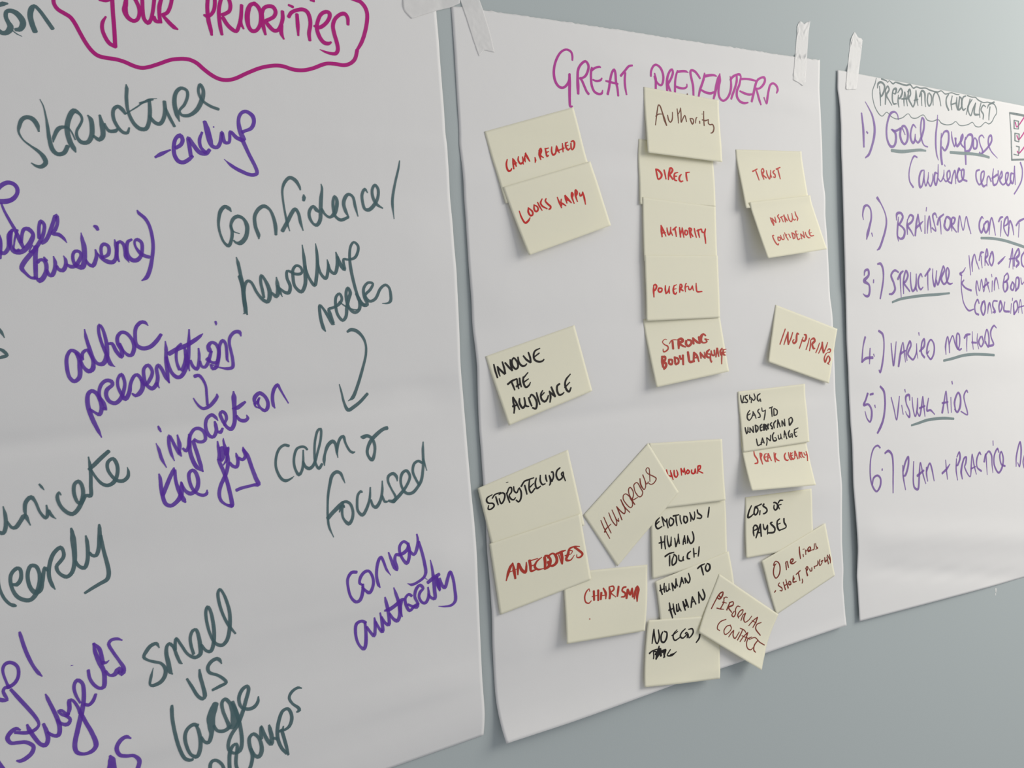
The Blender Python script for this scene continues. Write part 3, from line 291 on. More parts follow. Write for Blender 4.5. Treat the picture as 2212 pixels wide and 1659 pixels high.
TAPES['midright']="""10871,22,20436 24,19,41 27,11,43 23,38,12 60,12,-5 38,12,-22 45,16,28 56,10,23 40,37,13
10867,16,20393 21,19,37 26,12,40 35,17,16 42,24,-14 32,31,-24 58,11,33 52,10,22 47,21,18
10859,19,20347 24,17,36 20,22,34 38,19,17 42,25,-14 39,19,-20 50,10,28 45,20,20 53,17,21
10856,11,20305 19,19,30 19,25,31 43,13,18 43,14,-13 34,19,-22 37,33,19 59,13,29 50,11,21
10848,11,20260 17,23,27 20,29,28 45,14,17 38,22,-15 37,18,-20 40,25,20 52,16,26 48,16,22
10841,11,20215 22,14,27 26,11,28 34,15,10 44,12,-12 34,15,-21 46,10,20 44,13,24 47,10,23
10833,11,20170 26,10,25 25,10,25 36,11,10 42,11,-13 36,10,-20 43,10,17 44,11,24 45,10,23
10826,11,20125 26,10,23 26,11,22 36,11,8 43,10,-12 35,11,-21 43,11,16 43,10,25 44,11,23
10818,10,20081 27,10,20 28,10,20 36,10,6 42,10,-13 36,10,-20 42,11,14 42,11,25 43,10,24
10810,11,20036 29,11,17 28,11,18 37,10,5 40,12,-14 37,11,-19 43,11,11 40,11,26 42,10,25
10803,11,19991 29,11,15 29,11,15 36,13,2 43,11,-13 36,11,-19 41,11,10 41,11,27 40,11,25
10792,17,19944 30,17,13 31,16,12 36,17,2 42,16,-14 37,16,-18 41,16,8 38,17,26 40,17,26
10752,77,19885 31,76,10 56,30,21 39,28,1 15,76,-26 37,75,-18 41,74,6 38,74,27 64,28,38
10745,76,19841 32,75,7 33,75,7 36,77,-2 42,74,-13 37,74,-18 41,73,5 37,73,27 36,74,27
10738,74,19797 34,73,4 32,74,5 39,73,-3 41,72,-14 37,71,-17 41,71,2 35,73,28 36,72,27
10732,72,19752 34,72,3 34,71,2 38,71,-5 41,70,-14 38,70,-17 41,69,0 33,70,29 35,70,28
10725,70,19708 34,72,-1 36,70,1 39,70,-7 41,68,-14 38,67,-17 40,67,-1 34,67,29 33,69,28
10716,71,19663 38,68,-2 36,68,-3 39,69,-8 41,66,-14 38,67,-17 41,65,-3 32,66,30 32,68,29
10708,73,19618 38,70,-5 39,69,-5 38,70,-10 42,66,-13 38,66,-17 40,66,-5 30,69,30 34,65,31
10697,78,19573 39,78,-8 43,69,-6 39,70,-12 42,65,-14 39,65,-15 38,66,-8 31,65,31 31,65,31
10696,66,19531 36,73,-12 38,74,-11 46,63,-11 40,62,-15 39,63,-15 35,69,-11 30,69,31 28,72,31
10688,66,19486 36,75,-15 44,69,-12 43,63,-13 37,66,-16 36,72,-16 41,69,-11 23,79,30 36,65,35"""
TAPES['rightsheet']="""12208,29,20375 28,25,50 37,18,50 37,15,48 32,20,-16 35,15,-37 38,16,-31 71,11,-2 38,10,-35
12199,23,20334 29,19,47 35,16,45 35,16,46 31,24,-16 34,22,-35 37,25,-31 76,10,2 38,12,-34
12188,20,20292 30,15,43 30,20,41 37,19,44 37,18,-12 39,11,-32 39,11,-28 54,31,-8 33,41,-34
12181,11,20251 28,10,39 17,37,33 52,13,48 39,10,-11 27,23,-35 42,19,-26 59,29,-4 51,13,-25
12172,11,20208 23,17,34 35,15,38 37,16,39 36,17,-11 36,18,-29 42,13,-24 67,10,0 36,17,-30
12163,10,20165 27,10,33 33,10,34 38,11,38 38,10,-9 35,11,-28 40,11,-23 64,10,-1 40,11,-26
12153,11,20122 27,10,30 33,11,31 38,11,36 38,10,-8 36,11,-26 41,10,-21 61,10,-1 41,10,-24
12143,11,20079 28,10,27 33,10,29 38,10,34 38,10,-8 37,10,-23 40,10,-20 60,10,0 40,11,-23
12135,10,20036 26,10,24 33,10,26 38,11,32 38,11,-7 37,11,-21 41,10,-18 58,10,0 41,10,-20
12125,10,19994 26,11,19 33,10,24 38,11,30 39,10,-5 37,10,-20 40,10,-16 58,11,0 41,10,-18
12116,10,19951 26,10,16 33,10,21 38,11,28 38,11,-4 37,11,-18 41,10,-14 56,10,1 41,10,-17
12101,19,19906 26,19,13 32,20,18 40,19,27 38,19,-4 38,18,-15 40,19,-13 55,18,1 40,19,-14
12082,35,19859 26,35,10 32,35,16 38,36,24 39,36,-2 39,35,-14 40,35,-11 53,36,1 41,35,-12
12063,51,19812 25,53,7 32,52,13 38,53,22 39,54,-2 39,52,-10 41,52,-10 52,51,2 40,51,-11
12049,61,19767 25,61,4 32,60,10 38,61,21 40,60,-1 38,60,-9 40,61,-8 50,62,2 40,63,-9
12039,63,19724 24,65,0 32,63,8 38,65,18 40,63,1 38,64,-7 40,64,-6 48,65,2 40,64,-7
12031,65,19681 24,66,-3 30,66,5 39,66,17 39,65,1 37,67,-5 40,67,-5 46,68,3 40,68,-5
12022,67,19638 24,67,-6 30,67,2 38,67,15 38,68,2 38,68,-3 39,69,-3 45,70,3 39,70,-3
12014,69,19595 22,69,-9 29,70,-1 39,69,13 38,69,4 37,72,-2 40,71,-1 43,72,3 38,74,-2
12003,74,19551 21,76,-13 32,71,-2 38,72,11 33,81,3 40,76,1 40,75,2 43,72,4 39,73,0
11997,71,19509 12,87,-19 35,77,-3 38,76,9 40,73,6 38,73,3 35,79,1 42,75,5 37,79,1
11986,77,19466 15,87,-22 34,77,-6 32,87,5 44,77,9 36,80,4 33,89,2 42,83,6 37,85,4"""
CHIP=(1.5892,0.9387)
INK=[
('A','teal','teal lettering',"""2760,882,84 68,-23,96 60,-8,36
2731,1135,97 52,21,96 55,-9,99 48,-38,123 9,-34,118 -23,-32,89 -26,-56,82 16,-52,77 62,-14,96 69,19,118 60,53,128 11,50,118 -45,55,97 -62,9,73
2918,1119,23 51,29,24 69,20,12
3218,1106,106 -31,-74,108 -16,-83,109 22,-70,109 44,-39,72 42,22,78 51,46,80 70,79,86 60,68,86"""),
('A','pink','pink wavy outline',"""3508,728,76 -1,60,81 45,56,90 88,35,92 78,32,91 57,60,87 64,99,86 71,99,88 74,73,91 78,42,93 106,14,91 156,6,91 119,18,93 119,31,94 110,15,91 101,-12,86 156,-43,85 212,-66,86 144,-22,90 81,-5,93 78,4,97 102,29,99 99,58,99 126,62,100 117,34,98 122,4,93 140,-28,89 202,-75,89 234,-78,91 219,-43,95 159,-7,100 201,27,101 178,-7,97 168,-36,94 236,-71,96 185,-11,101 154,3,99 129,-36,94 87,-63,96 51,-108,99
8345,884,74 107,-119,98 101,-186,101 46,-161,106 -28,-91,115 -87,-64,115 -78,-12,109 -158,-25,109"""),
('A','pink','pink lettering',"""4153,680,91 83,5,87 75,-21,83
4337,644,89 -5,161,86 -1,178,86 -6,187,86
4333,1170,84 -87,-29,93 -58,-66,87 -31,-77,81 12,-72,76 55,-67,42
4545,631,79 -20,74,105 -19,65,112 42,68,104 70,29,93 64,-19,77 38,-62,80 1,-73,87 -51,-94,90
4528,678,75 18,115,28
4783,607,83 -8,128,83 9,90,89 51,45,94 48,-36,78 42,-95,80 42,-150,81
4932,793,92 27,43,98 88,5,63
5076,577,80 -43,96,91 -10,93,84 5,73,86
5237,561,82 -28,76,80 -61,89,79 -80,36,82
5080,770,75 82,65,98 72,45,99 56,19,44"""),
('A','pink','pink lettering',"""5804,503,87 -21,115,89 4,141,101 24,92,92 10,65,61
5919,491,89 -10,76,87 -28,69,83 -60,58,73 -55,15,94 -46,-10,55
6022,480,86 -49,119,87 -11,96,90 8,113,92 18,89,72
6146,467,95 18,75,91 -23,69,84 -58,34,85 -71,26,86
6022,699,100 61,70,102 77,50,103 67,18,88 47,-57,86 45,-100,89 33,-157,80
6316,709,73 3,38,76 36,50,45
6573,481,88 -73,27,94 -51,73,117 -22,89,124 15,95,99 52,44,103 71,-12,86 62,-59,87 30,-81,92 3,-78,98 -35,-64,104 -59,-33,106
6685,548,95 -3,78,95 9,116,97 26,90,66
6688,576,87 35,-52,86 75,-32,93 86,1,107 37,51,97 -37,62,87 -91,43,88 -53,25,96 58,58,106 68,38,103 73,-12,88 57,-64,89 39,-83,94 6,-84,86
7004,693,95 -10,100,99 36,64,46
7159,441,59 78,17,70
7140,586,88 59,-60,88 108,-40,92 106,-16,102 71,23,110 35,72,103 -2,80,97 -34,104,98 7,85,78
7293,537,88 -2,129,98 -2,125,55
7556,345,45 68,-2,78
7584,649,58 89,12,96 112,-51,91 87,-79,94 16,-63,110 -59,-14,96 -105,46,90 -74,103,95 -18,82,103 43,97,109 71,55,110 75,4,98 56,-21,52
8214,575,81 4,-88,97 -49,-42,108 -88,19,92 -102,66,92 -49,87,100 12,90,106 36,100,106 14,91,100 -45,55,93 -93,7,80 -106,-12,59 -88,-21,19"""),
('A','teal','teal lettering',"""3149,2126,39 -18,-70,94 -52,-55,101 -73,-15,89 -70,29,84 -41,65,76 -16,64,45 50,75,33 85,54,43 111,60,72 62,56,95 19,58,93 -63,41,87 -67,-5,59 -64,-30,23
3203,1793,16 38,65,26 20,102,38 12,116,64 11,128,82 31,103,95 64,43,89 88,-16,90 60,-74,87
3332,2228,25 15,-52,73 79,-95,89 105,-17,59 57,36,34 51,90,28
3633,2321,28 -22,-38,97 -45,-64,108 -29,-130,102 40,-119,104 81,-83,109 83,36,59 19,51,51 -33,54,55 -56,69,55 -2,65,68 55,51,90 89,-4,93 61,-69,101 17,-80,99 -6,-92,96 -39,-44,35
3901,2139,60 76,37,88 58,-42,103 3,-107,107 -21,-112,54
4077,1999,41 6,26,58 48,51,77 92,-4,85 29,-21,52
4393,1882,60 -40,-45,92 -60,-30,83 -68,37,77 -13,94,77 52,92,74 67,51,77 64,4,67 34,-56,39
4437,1563,22 5,40,76 -15,109,76 8,134,70 57,119,83 85,64,94 93,3,89 55,-65,86 36,-125,88 5,-137,69
4393,1882,27 177,-84,32 178,-91,33 134,-19,15
4621,1755,57 202,-53,40
4746,1884,62 66,65,88 74,18,87 65,-52,86 42,-99,89 0,-103,79
5005,1788,54 46,94,76 63,101,67
5200,1923,30 -28,-75,104 -26,-123,100 31,-113,87 83,-61,81 87,16,71 13,62,70 -59,101,68 -85,74,55 33,47,71 118,-6,81 126,-70,97 91,-118,106 30,-100,83 -42,-68,70 -36,59,63 12,69,68 54,60,65 115,50,72 123,26,72"""),
('A','purple','purple lettering',"""4782,2335,56 86,-37,91 155,-54,43
5107,2220,85 82,-38,88 35,-58,92 -34,-47,100 -72,38,82 -38,85,90 -1,97,94 51,68,101 76,12,97 82,-31,91 73,-45,71
5332,2302,88 -9,-98,94 -9,-104,85 71,74,101 90,81,110 98,10,102 65,-45,85
5574,2258,90 -73,-61,77 -11,-84,80 49,-86,56
5596,1904,92 27,91,137 28,112,138 32,69,97 80,11,88 57,-59,86 38,-116,78 33,113,91 72,-3,72 34,-123,73 85,61,100 100,32,100
5728,1958,39 8,1,39
6204,2083,128 -49,-113,113 -3,-116,84 51,-75,81 85,-26,91 101,45,107 16,72,91 -59,76,88 -109,35,75 -44,16,89
6183,2084,103 88,156,91 108,172,91 5,58,89 -97,17,91 -163,-39,93 -139,-53,83 -125,-76,16"""),
('A','purple','purple lettering',"""2538,2738,81 53,-43,93 85,-32,93 76,11,86 45,42,81 -7,60,77 -67,57,94 -90,23,112 -98,1,104
2571,2874,42 30,76,51 55,93,60 66,102,68 54,111,85 36,68,68
2498,3197,74 17,50,80 -2,68,79 -25,118,79
2491,3365,85 62,18,81 61,-51,80 17,-59,87 8,-77,87 50,-51,65
2665,3162,80 -20,85,88 3,68,84 49,51,104 88,1,108 84,-51,108 63,-69,97 23,-60,76 -56,-51,95 -55,0,77 -33,51,67 -21,86,67
2754,3145,48 -42,85,40 -17,60,35 -10,42,41 24,26,57 45,-8,73
3063,3278,90 47,-18,85 45,-47,83 48,-79,82 42,-78,79 41,-62,93 16,61,67 -43,88,75 -45,39,72 85,9,88 65,39,66 41,48,18
3034,3230,74 2,-69,69 13,-69,68 26,-39,77 41,38,71 -12,70,74 -36,69,82 -51,60,83 -51,52,83 -86,68,100 -87,77,98 -28,51,91 49,52,63 61,44,57 55,5,77
2980,3316,98 -16,86,90 -12,103,90 -11,138,82
2943,3299,20 -58,68,32 44,1,76"""),
('A','purple','purple lettering',"""2983,3480,67 31,-26,73 50,1,76 30,35,85 -3,69,82 -48,77,100 -54,30,114 -37,-23,56
3074,3424,36 29,40,71
3097,3559,61 28,52,74 39,1,95 42,-60,83 14,-70,76 -15,-65,26
3238,3517,53 19,35,75 56,14,92 46,-48,84 7,-61,69 -23,-44,21
3378,3501,48 55,27,88 59,-8,89 65,-61,82 30,-53,68 -19,-35,68 -58,-5,73 -37,39,67 1,71,70 41,44,97 74,14,116 39,-83,103 11,-133,104 -16,-71,79 -10,-75,21
3651,3460,46 30,44,67 56,18,92 49,-61,83 20,-62,70 -12,-49,36
3803,3101,60 29,8,87 21,32,65
3819,3390,29 59,54,78 79,36,100 72,5,95 47,-40,79 22,-81,80 -4,-63,81 -12,-58,27
3885,3435,66 81,-27,80 25,-53,74 -13,-45,77 -58,-18,82 -36,27,69 -10,62,67 16,63,63
4121,3275,62 -16,80,71 -8,72,72 23,54,37
4114,3283,65 44,-17,76 46,27,76 22,72,91 -2,63,83 41,64,19
4332,3243,56 -58,23,75 -26,72,75 8,81,94 56,46,101 74,1,99 61,-45,81 28,-73,76 -4,-73,77 -59,-32,81 -39,18,54 6,59,53 65,73,83 59,28,86 67,14,82
4447,2923,29 21,32,76 81,54,80 54,73,73 32,110,75 6,129,77 -38,147,82 -44,109,91 -60,82,92 -72,31,29"""),
('A','teal','teal lettering',"""5909,2922,28 -33,-36,96 -64,-21,90 -74,49,89 -41,85,75 -14,84,61 17,95,56 49,95,58 71,42,86 51,-63,76 25,-96,77 -14,-74,66 46,-75,86 79,-32,93 88,26,72 52,79,103 -9,86,99 -38,64,109 -81,53,112 -75,-5,59 -35,-26,35
5882,3082,46 30,64,36 103,29,19
6330,3235,34 -2,-48,93 -38,-86,88 -7,-108,85 36,-65,88 70,-55,93 81,-23,97 88,43,69 49,97,83 20,98,93 -3,98,70
7118,2646,37 -12,-38,70 -67,-76,96 -93,-30,89 -93,57,78 -49,89,58 -6,110,52 11,142,52 22,132,60 36,110,24
6740,3142,95 99,-110,95 95,-111,95 63,-45,86 49,55,79 19,99,78 37,105,29
7169,2701,36 3,33,95 -14,39,70
7410,2904,65 -38,-22,103 -51,-44,72 -74,57,81 -12,78,79 56,78,64 64,16,94 65,-62,95 25,-113,97 30,-147,96 32,-124,61 -12,-56,25
7465,2870,77 56,67,65 79,33,73 91,-47,106 56,-91,97 12,-80,89 -35,-45,59 -36,69,78 -7,102,80 22,79,73 95,45,88 141,-36,72
7948,2966,39 -48,-80,91 -20,-91,95 46,-81,95 65,-35,80 73,33,74 26,114,78 32,127,31
8350,2654,32 -48,-45,78 -59,65,80 -5,92,78 29,93,81 77,10,98 106,-60,97 86,-94,81 21,-106,80 -57,-56,75 -58,59,76 5,104,85 58,81,87 108,49,41
9010,2229,31 -33,100,57 -69,155,65 -58,154,73 -38,142,74 0,199,21"""),
('A','teal','teal lettering',"""5931,3447,27 21,70,79 22,127,79 26,128,85 3,117,94 11,193,94 -41,20,11
6000,3889,78 39,-127,77 49,-41,73 59,22,66 82,119,70 99,89,83 76,18,96 41,-91,110 -23,-87,94 -55,-87,71 -49,-44,68 -16,75,73 22,108,74 15,76,65
6477,3868,60 75,45,94 38,-64,111 -8,-87,93 -9,-77,28
6580,3783,59 26,55,95 48,83,19
6624,3817,43 75,50,78 71,7,92 31,-76,83 -47,-99,76 9,-82,69 55,7,68 77,28,73 97,1,76 35,-27,67 -26,-55,69 -70,-17,70 -62,48,74 -10,88,80 22,110,77 107,68,91 72,-76,94 20,-132,100 -1,-188,84 -12,-165,29
7084,3561,54 50,133,69 98,102,85 41,-100,91 36,-166,87 6,-134,73 -9,-105,24
7313,3496,54 32,146,74 92,74,84 52,-95,82 11,-89,61 -11,-45,25
7507,3543,55 23,79,81 80,35,84 53,-90,93 13,-101,87 -16,-68,38
7686,3455,63 46,102,102 61,57,84 -7,-79,70 6,-51,67 85,6,61 123,-22,77 71,-79,74 8,-69,73 -72,-45,64 -67,56,69 -33,125,75 5,159,86 44,183,82 63,161,77 80,82,64 51,7,50"""),
('A','teal','teal lettering',"""5953,3664,82 44,117,98 8,126,98 9,107,98 25,97,41"""),
('A','teal','teal lettering',"""7374,4357,34 -34,-42,90 -35,-103,85 -13,-102,80 7,-71,74 50,32,63 82,94,86 81,105,91 38,7,23
7528,4260,68 -50,-114,86 -17,-57,79 86,-18,70 112,-43,88 52,-60,72 -40,-63,68 -66,40,75 -17,102,77 27,114,78 85,74,81 67,-49,86 27,-113,91 41,-102,95 38,-71,92 -41,-63,72 -37,61,82 5,113,83 53,95,74 90,39,86 83,-44,91 10,-104,93 -55,-85,65
7654,4002,32 125,66,37 136,40,41 126,1,27
8033,4028,58 92,34,92 57,-9,82 -47,-95,89 -7,-105,78 85,-71,72 95,12,66 -54,72,77 -102,71,70 73,75,79 115,-28,82 108,-124,78 100,-46,73 71,39,68 23,106,82 -14,64,84 -67,24,46 -94,-2,18
7981,3912,58 54,95,70 90,55,70"""),
('A','teal','teal arrow',"""7773,4378,67 72,-24,95 108,25,92 104,78,74 49,96,59 -3,105,66 -34,103,70 -75,154,80 -93,163,85 -91,121,98 -90,38,18
7576,5018,27 30,104,50 34,128,64 66,99,96 106,-29,96 135,-59,88 146,-91,81"""),
('A','teal','teal lettering',"""2394,4141,69 34,35,64 36,60,20
2371,4347,56 52,15,71 54,53,64 -62,14,73 -55,10,55"""),
('A','purple','purple lettering',"""3487,4508,73 -73,-75,84 -78,-30,75 -65,67,76 -12,105,81 23,107,78 65,48,88 74,-40,95 17,-105,99 -2,-89,86 -34,-63,70
3483,4490,60 12,-53,74 62,-28,69 36,42,63 34,72,70 -10,89,105 -61,23,98 -66,-48,72 -39,-72,70
3546,4191,26 13,89,70 39,126,79 42,109,81 54,47,74 71,4,104 53,-51,106 25,-116,88 -12,-108,75 -36,-108,63 -38,-33,63 -14,75,67 28,118,68 58,128,81 44,101,92 62,34,19
3872,4356,60 48,2,76 51,83,84 72,67,79 8,-72,90 -47,-75,81 2,-72,80 60,-47,81 72,12,78 67,61,75 34,84,90 -41,89,92 -50,7,79 -68,-49,56 -52,-84,64
4468,4184,20 -46,-38,80 -62,-2,87 -75,56,82 -22,91,81 8,91,84 83,45,97 113,-9,98 107,-60,95 77,-71,75"""),
('A','purple','purple lettering',"""3654,5354,27 -44,-85,80 -57,-114,97 -42,-121,96 -7,-90,95 21,-70,88 50,-28,89 62,26,83 45,75,88 13,91,88 -39,66,92 -57,-23,58 -77,-46,57
3670,4901,54 61,86,81 27,74,44 -34,-21,76
3687,4956,70 -7,-90,73 38,-78,81 76,-41,88 71,13,86 15,37,81 -84,49,91 -19,62,85 40,66,85 82,24,96 78,-40,93 59,-88,81 22,-89,72 -40,-89,74 -54,47,68 -8,81,68 40,84,73 54,59,101 64,-69,91 28,-90,76 57,-79,78 51,-15,79 56,58,74 11,83,101 -51,62,105 -64,23,81 -47,-26,39
4294,4767,54 69,59,77 82,-68,84 32,-72,74 -56,-72,81 -66,37,77 -8,83,77 29,93,72 83,47,98 68,-47,91 26,-72,83 -10,-94,78 29,-40,77 46,44,80 55,96,80 52,69,29
4528,4818,76 38,58,23
4719,4825,38 -15,-118,79 -7,-130,84 13,-120,79 -3,-93,28
4498,5297,38 15,35,66 22,34,34"""),
('A','purple','purple lettering',"""4707,4541,66 23,94,72 43,86,78 73,51,92 65,-6,95 72,-71,96 50,-110,96 30,-168,80 24,-168,38
4749,4506,109 141,-50,110 133,-31,101 136,-51,100 83,-39,80 54,-31,24
4947,4402,58 -63,44,72 -28,83,66 5,85,67 31,76,73
4994,4451,58 17,86,96 7,66,115 29,110,29
4930,4702,86 53,-82,86 29,-93,76
5071,4596,62 33,68,75 62,36,82 33,-69,74 15,-85,66 -3,-80,39
5221,4613,55 21,58,68 52,12,82 51,-45,83 33,-65,82 33,-65,69
5410,4518,51 -25,-20,110 -15,-49,98 51,-40,78 65,17,78 42,59,84 -1,77,89 -34,74,90 -41,8,84 -53,-12,62 -63,-42,102
5383,4659,50 36,50,83 55,-16,90 33,-65,89 23,-95,83 21,-85,79 53,-55,79 44,40,72 10,106,72 -1,77,64 25,30,25
5909,4357,31 -22,-49,95 -76,-3,87 -81,54,80 -21,76,70 19,88,70 18,97,76 -8,87,85 -76,13,80 -108,-15,42 -66,-16,25 -92,-29,25
5513,4174,56 7,24,56 -1,19,20"""),
('A','purple','purple arrow',"""5120,4778,93 67,-7,78 61,53,64 39,78,59 3,96,63 0,116,63
5077,5022,27 26,40,43 59,62,61 63,28,81 97,-22,88 87,-56,93 46,-46,80 -3,-31,24"""),
('A','purple','purple lettering',"""4445,5483,19 36,78,71 27,95,75 64,108,23
4702,5702,23 -41,-88,71 -20,-105,79 10,-92,73 29,31,67 53,97,76 56,80,96 28,36,29
4789,5625,57 11,-93,95 -20,-113,38
4847,5574,55 48,32,83 45,-43,87 24,-92,87 25,-45,79 66,-51,83 79,1,83 68,48,79 11,77,82 -43,25,80 -79,-7,72 -56,-33,60
5438,5309,24 -36,-42,77 -58,-33,90 -77,33,86 -35,74,82 17,87,83 47,51,82 53,5,86 49,-63,89 -5,-67,83 -10,-40,49
5424,5433,63 39,12,88 39,-44,61
5540,5375,50 -33,-71,80 -27,-70,80 37,-26,82 51,33,76 8,59,76 -33,46,70 35,51,79 66,24,102 56,-63,98 17,-87,97 3,-98,101 6,-117,121 0,-68,40
5684,5185,33 83,-3,108 73,-30,97 66,-30,65
5744,5273,61 50,53,84 82,16,97 52,-25,83 -17,-41,25
6149,5089,53 -56,61,83 -33,-22,78 13,-49,107 82,-44,99 88,46,84 42,73,88 -14,69,96 -45,26,88 -68,-35,63 -38,-52,62 14,-59,52
6136,5213,32 -61,-24,46 -17,-41,62
6400,5232,32 -25,-42,84 -4,-101,85 38,-87,90 63,-46,83 38,52,59 51,74,47 77,106,32"""),
('A','purple','purple lettering',"""4962,5425,48 -5,93,96 -4,94,92 27,97,96 55,91,98 99,66,24
5134,5861,23 -31,-74,87 -37,-127,87 -39,-117,87 -9,-39,77"""),
('A','purple','purple lettering',"""4449,5823,37 13,52,78 3,93,89 14,104,89 34,88,90 74,32,93 80,-24,98 85,-66,117 24,-101,95 0,-57,38
4480,6063,96 68,-95,97 68,-96,93 52,-60,97 17,-36,38
4695,5805,72 0,112,75 38,126,90 65,111,104 23,26,38
4782,5954,47 42,89,77 86,47,100 97,-37,101 36,-91,93 -28,-98,87 -49,-33,83 -57,32,82 -2,85,80 36,89,77 71,64,69 90,29,83 55,-13,82 11,-42,29"""),
('A','purple','purple lettering',"""5402,5541,36 4,73,69 4,77,75 -9,76,89 53,121,89 42,110,89 37,158,95 20,130,100 -9,18,92
5551,6305,94 -100,-31,61 -75,-57,74 -18,-79,89 38,-92,91 79,-98,98 51,-92,91 19,-95,90 -22,-98,99 -26,-118,50 3,-29,24
5460,5618,119 -1,116,119 -18,37,60
5369,5750,21 61,1,74
5518,5701,101 37,-74,90 -31,132,71 -62,62,31
5567,5802,70 43,43,78 67,16,89 28,-65,81 -13,-60,70 -9,-35,30
5717,5758,62 66,30,81 53,-39,86 -25,-71,77 -5,-37,24
5812,5669,61 59,83,91 52,142,92 55,133,102 34,72,105 -70,-2,76 -113,8,75 -112,8,82 -78,16,82"""),
('A','teal','teal lettering',"""6583,5697,70 -78,-17,70 -92,37,69 -62,84,64 -23,108,63 28,92,67 56,75,73 69,27,83 90,-16,49 54,-23,18
6898,5770,54 -40,-34,61 -66,-10,66 -76,18,70 -54,76,65 -18,89,64 19,82,64 51,65,83 57,-45,70 34,-97,61 19,-145,39
6807,5904,54 29,63,75 71,32,93 79,-38,78 95,-154,62 73,-147,62 17,-121,66 -56,16,67 -60,107,62 -31,120,62 -9,131,61 28,74,65 34,29,79 60,-51,68
7179,5990,27 1,-72,84 24,-69,67 67,-97,95 90,-43,101 49,35,78 10,94,63 13,78,22
7426,5849,56 28,-91,73 58,-78,80 56,-16,79 27,86,59 64,99,63 59,31,68 37,-7,27
7894,5697,46 38,8,114 81,-9,91 76,33,81 45,78,82 -5,95,75 -61,100,98 -66,-49,73 -14,-75,82 79,-109,99 123,-74,105 139,-57,98 83,-10,105"""),
('A','teal','teal lettering',"""7525,6241,22 -31,-65,56 -39,-66,77 -74,-23,95 -81,38,91 -50,98,79 -44,120,67 -28,141,56 -13,132,62 7,125,61 64,136,22
7163,6637,104 99,-61,105 131,-68,116 66,-34,93
7384,6585,34 31,-75,69
7482,6539,33 -27,-35,93 -24,71,68 12,95,61 90,78,100 69,-49,82 27,-91,73 -35,-98,75 -73,-40,78 -78,2,68
7829,6389,45 -22,-18,70 -60,40,70 -27,92,69 3,106,72 79,61,93 89,-74,83 70,-119,66 28,-134,42
7982,6500,57 30,78,72 62,23,101 90,-80,84 46,-112,71 16,-124,35
8202,6472,58 39,79,68 48,5,58
8515,6318,29 -8,-60,82 -60,-44,88 -93,23,84 -17,68,66 52,101,51 68,115,66 -38,44,108 -104,-17,69
8402,6569,110 140,-71,98 146,-103,79 81,-111,78 -56,-81,81 -87,24,85 -45,92,72 21,99,66 74,73,81 115,7,92 108,-59,87 86,-78,87 51,-126,80 24,-107,75 13,-162,75 19,-100,37
9042,6137,66 -81,-35,75 -88,30,79 -38,94,73 45,102,67 57,82,71
9065,6085,61 51,156,25"""),
('A','teal','teal lettering',"""2150,6194,73 63,20,83 40,-64,81 8,-112,72 -18,-96,24
2281,6101,36 47,67,60 54,6,93 74,-61,89 56,-46,99 65,108,25
2528,6069,41 -6,-62,73 22,-76,86 72,-44,97 51,49,58 54,120,54 71,70,66 28,-41,75 -7,-94,33
2835,6051,68 39,57,60 55,42,14
2743,5764,38 30,34,51 30,34,14
3023,5908,26 -25,-34,48 -28,50,75 30,92,72 83,80,81 79,27,95 74,-37,93 61,-74,97 34,-94,83 -13,-91,77 -43,-40,82 -56,30,79 -15,87,77 31,93,69 43,31,72
3291,6021,101 78,-73,77 64,12,82 12,-103,78 12,-106,73 4,-89,78 -14,-118,31
3441,5678,76 83,-46,95 90,-55,95 128,-69,87
3470,5690,53 61,86,57 76,71,71 81,26,84 88,-27,95 58,-76,81 11,-99,80 -52,-77,81 -76,29,77 -14,71,70 45,77,69 78,62,76 85,13,91 71,-34,85 18,-53,63 -11,-56,14"""),
('A','teal','teal lettering',"""2101,6613,47 -2,127,55 42,116,60 69,78,62 62,30,79 27,8,45
2273,6747,46 54,12,92 54,-39,86 17,-58,73 -11,-53,73 -42,-14,86 -71,42,78 -24,65,72 18,96,71 57,84,79 95,48,87 77,7,92 72,-45,99 54,-79,102 20,-83,91 -10,-62,73 -33,-60,77 -66,-14,86 -45,55,80 -9,84,78 29,90,81 62,52,101 58,-18,108 38,-81,85 26,-82,76 23,-58,67 35,39,50
2832,6878,25 -35,-49,74 -31,-82,79 4,-86,81 39,-100,87 53,-63,89 86,-42,89 36,40,70 -1,61,79 -52,46,83 -56,45,76 32,74,68 98,49,87 74,-34,88 45,-91,87 13,-113,102 -2,-135,119 -6,-91,76 -8,-37,42
3139,6621,60 40,59,70 79,32,89 49,-69,85 18,-104,83 0,-100,77 -10,-65,38
3347,6559,52 31,35,70 59,8,87 44,-71,89 25,-106,97 12,-108,79 -1,-41,44
3521,6399,78 28,168,78 36,157,87 7,91,92 -31,59,93 -99,30,84 -124,36,75 -104,34,59"""),
('A','purple','purple lettering',"""2312,7244,48 7,36,72 35,129,77 43,112,77 56,106,68 59,80,74 46,43,25"""),
('A','purple','purple lettering',"""1959,7884,89 63,20,87 59,11,34 -32,-57,70 -17,-46,64 25,-30,73 55,1,88 81,-29,78 51,-61,70 4,-86,67 -55,-57,72 -75,-17,82 -52,25,70 -17,58,55 36,119,50 26,56,78
2131,7812,64 89,103,80 118,135,80 88,115,72 30,79,58 -56,43,81 -103,10,83 -162,-35,67
1880,8498,76 65,115,106"""),
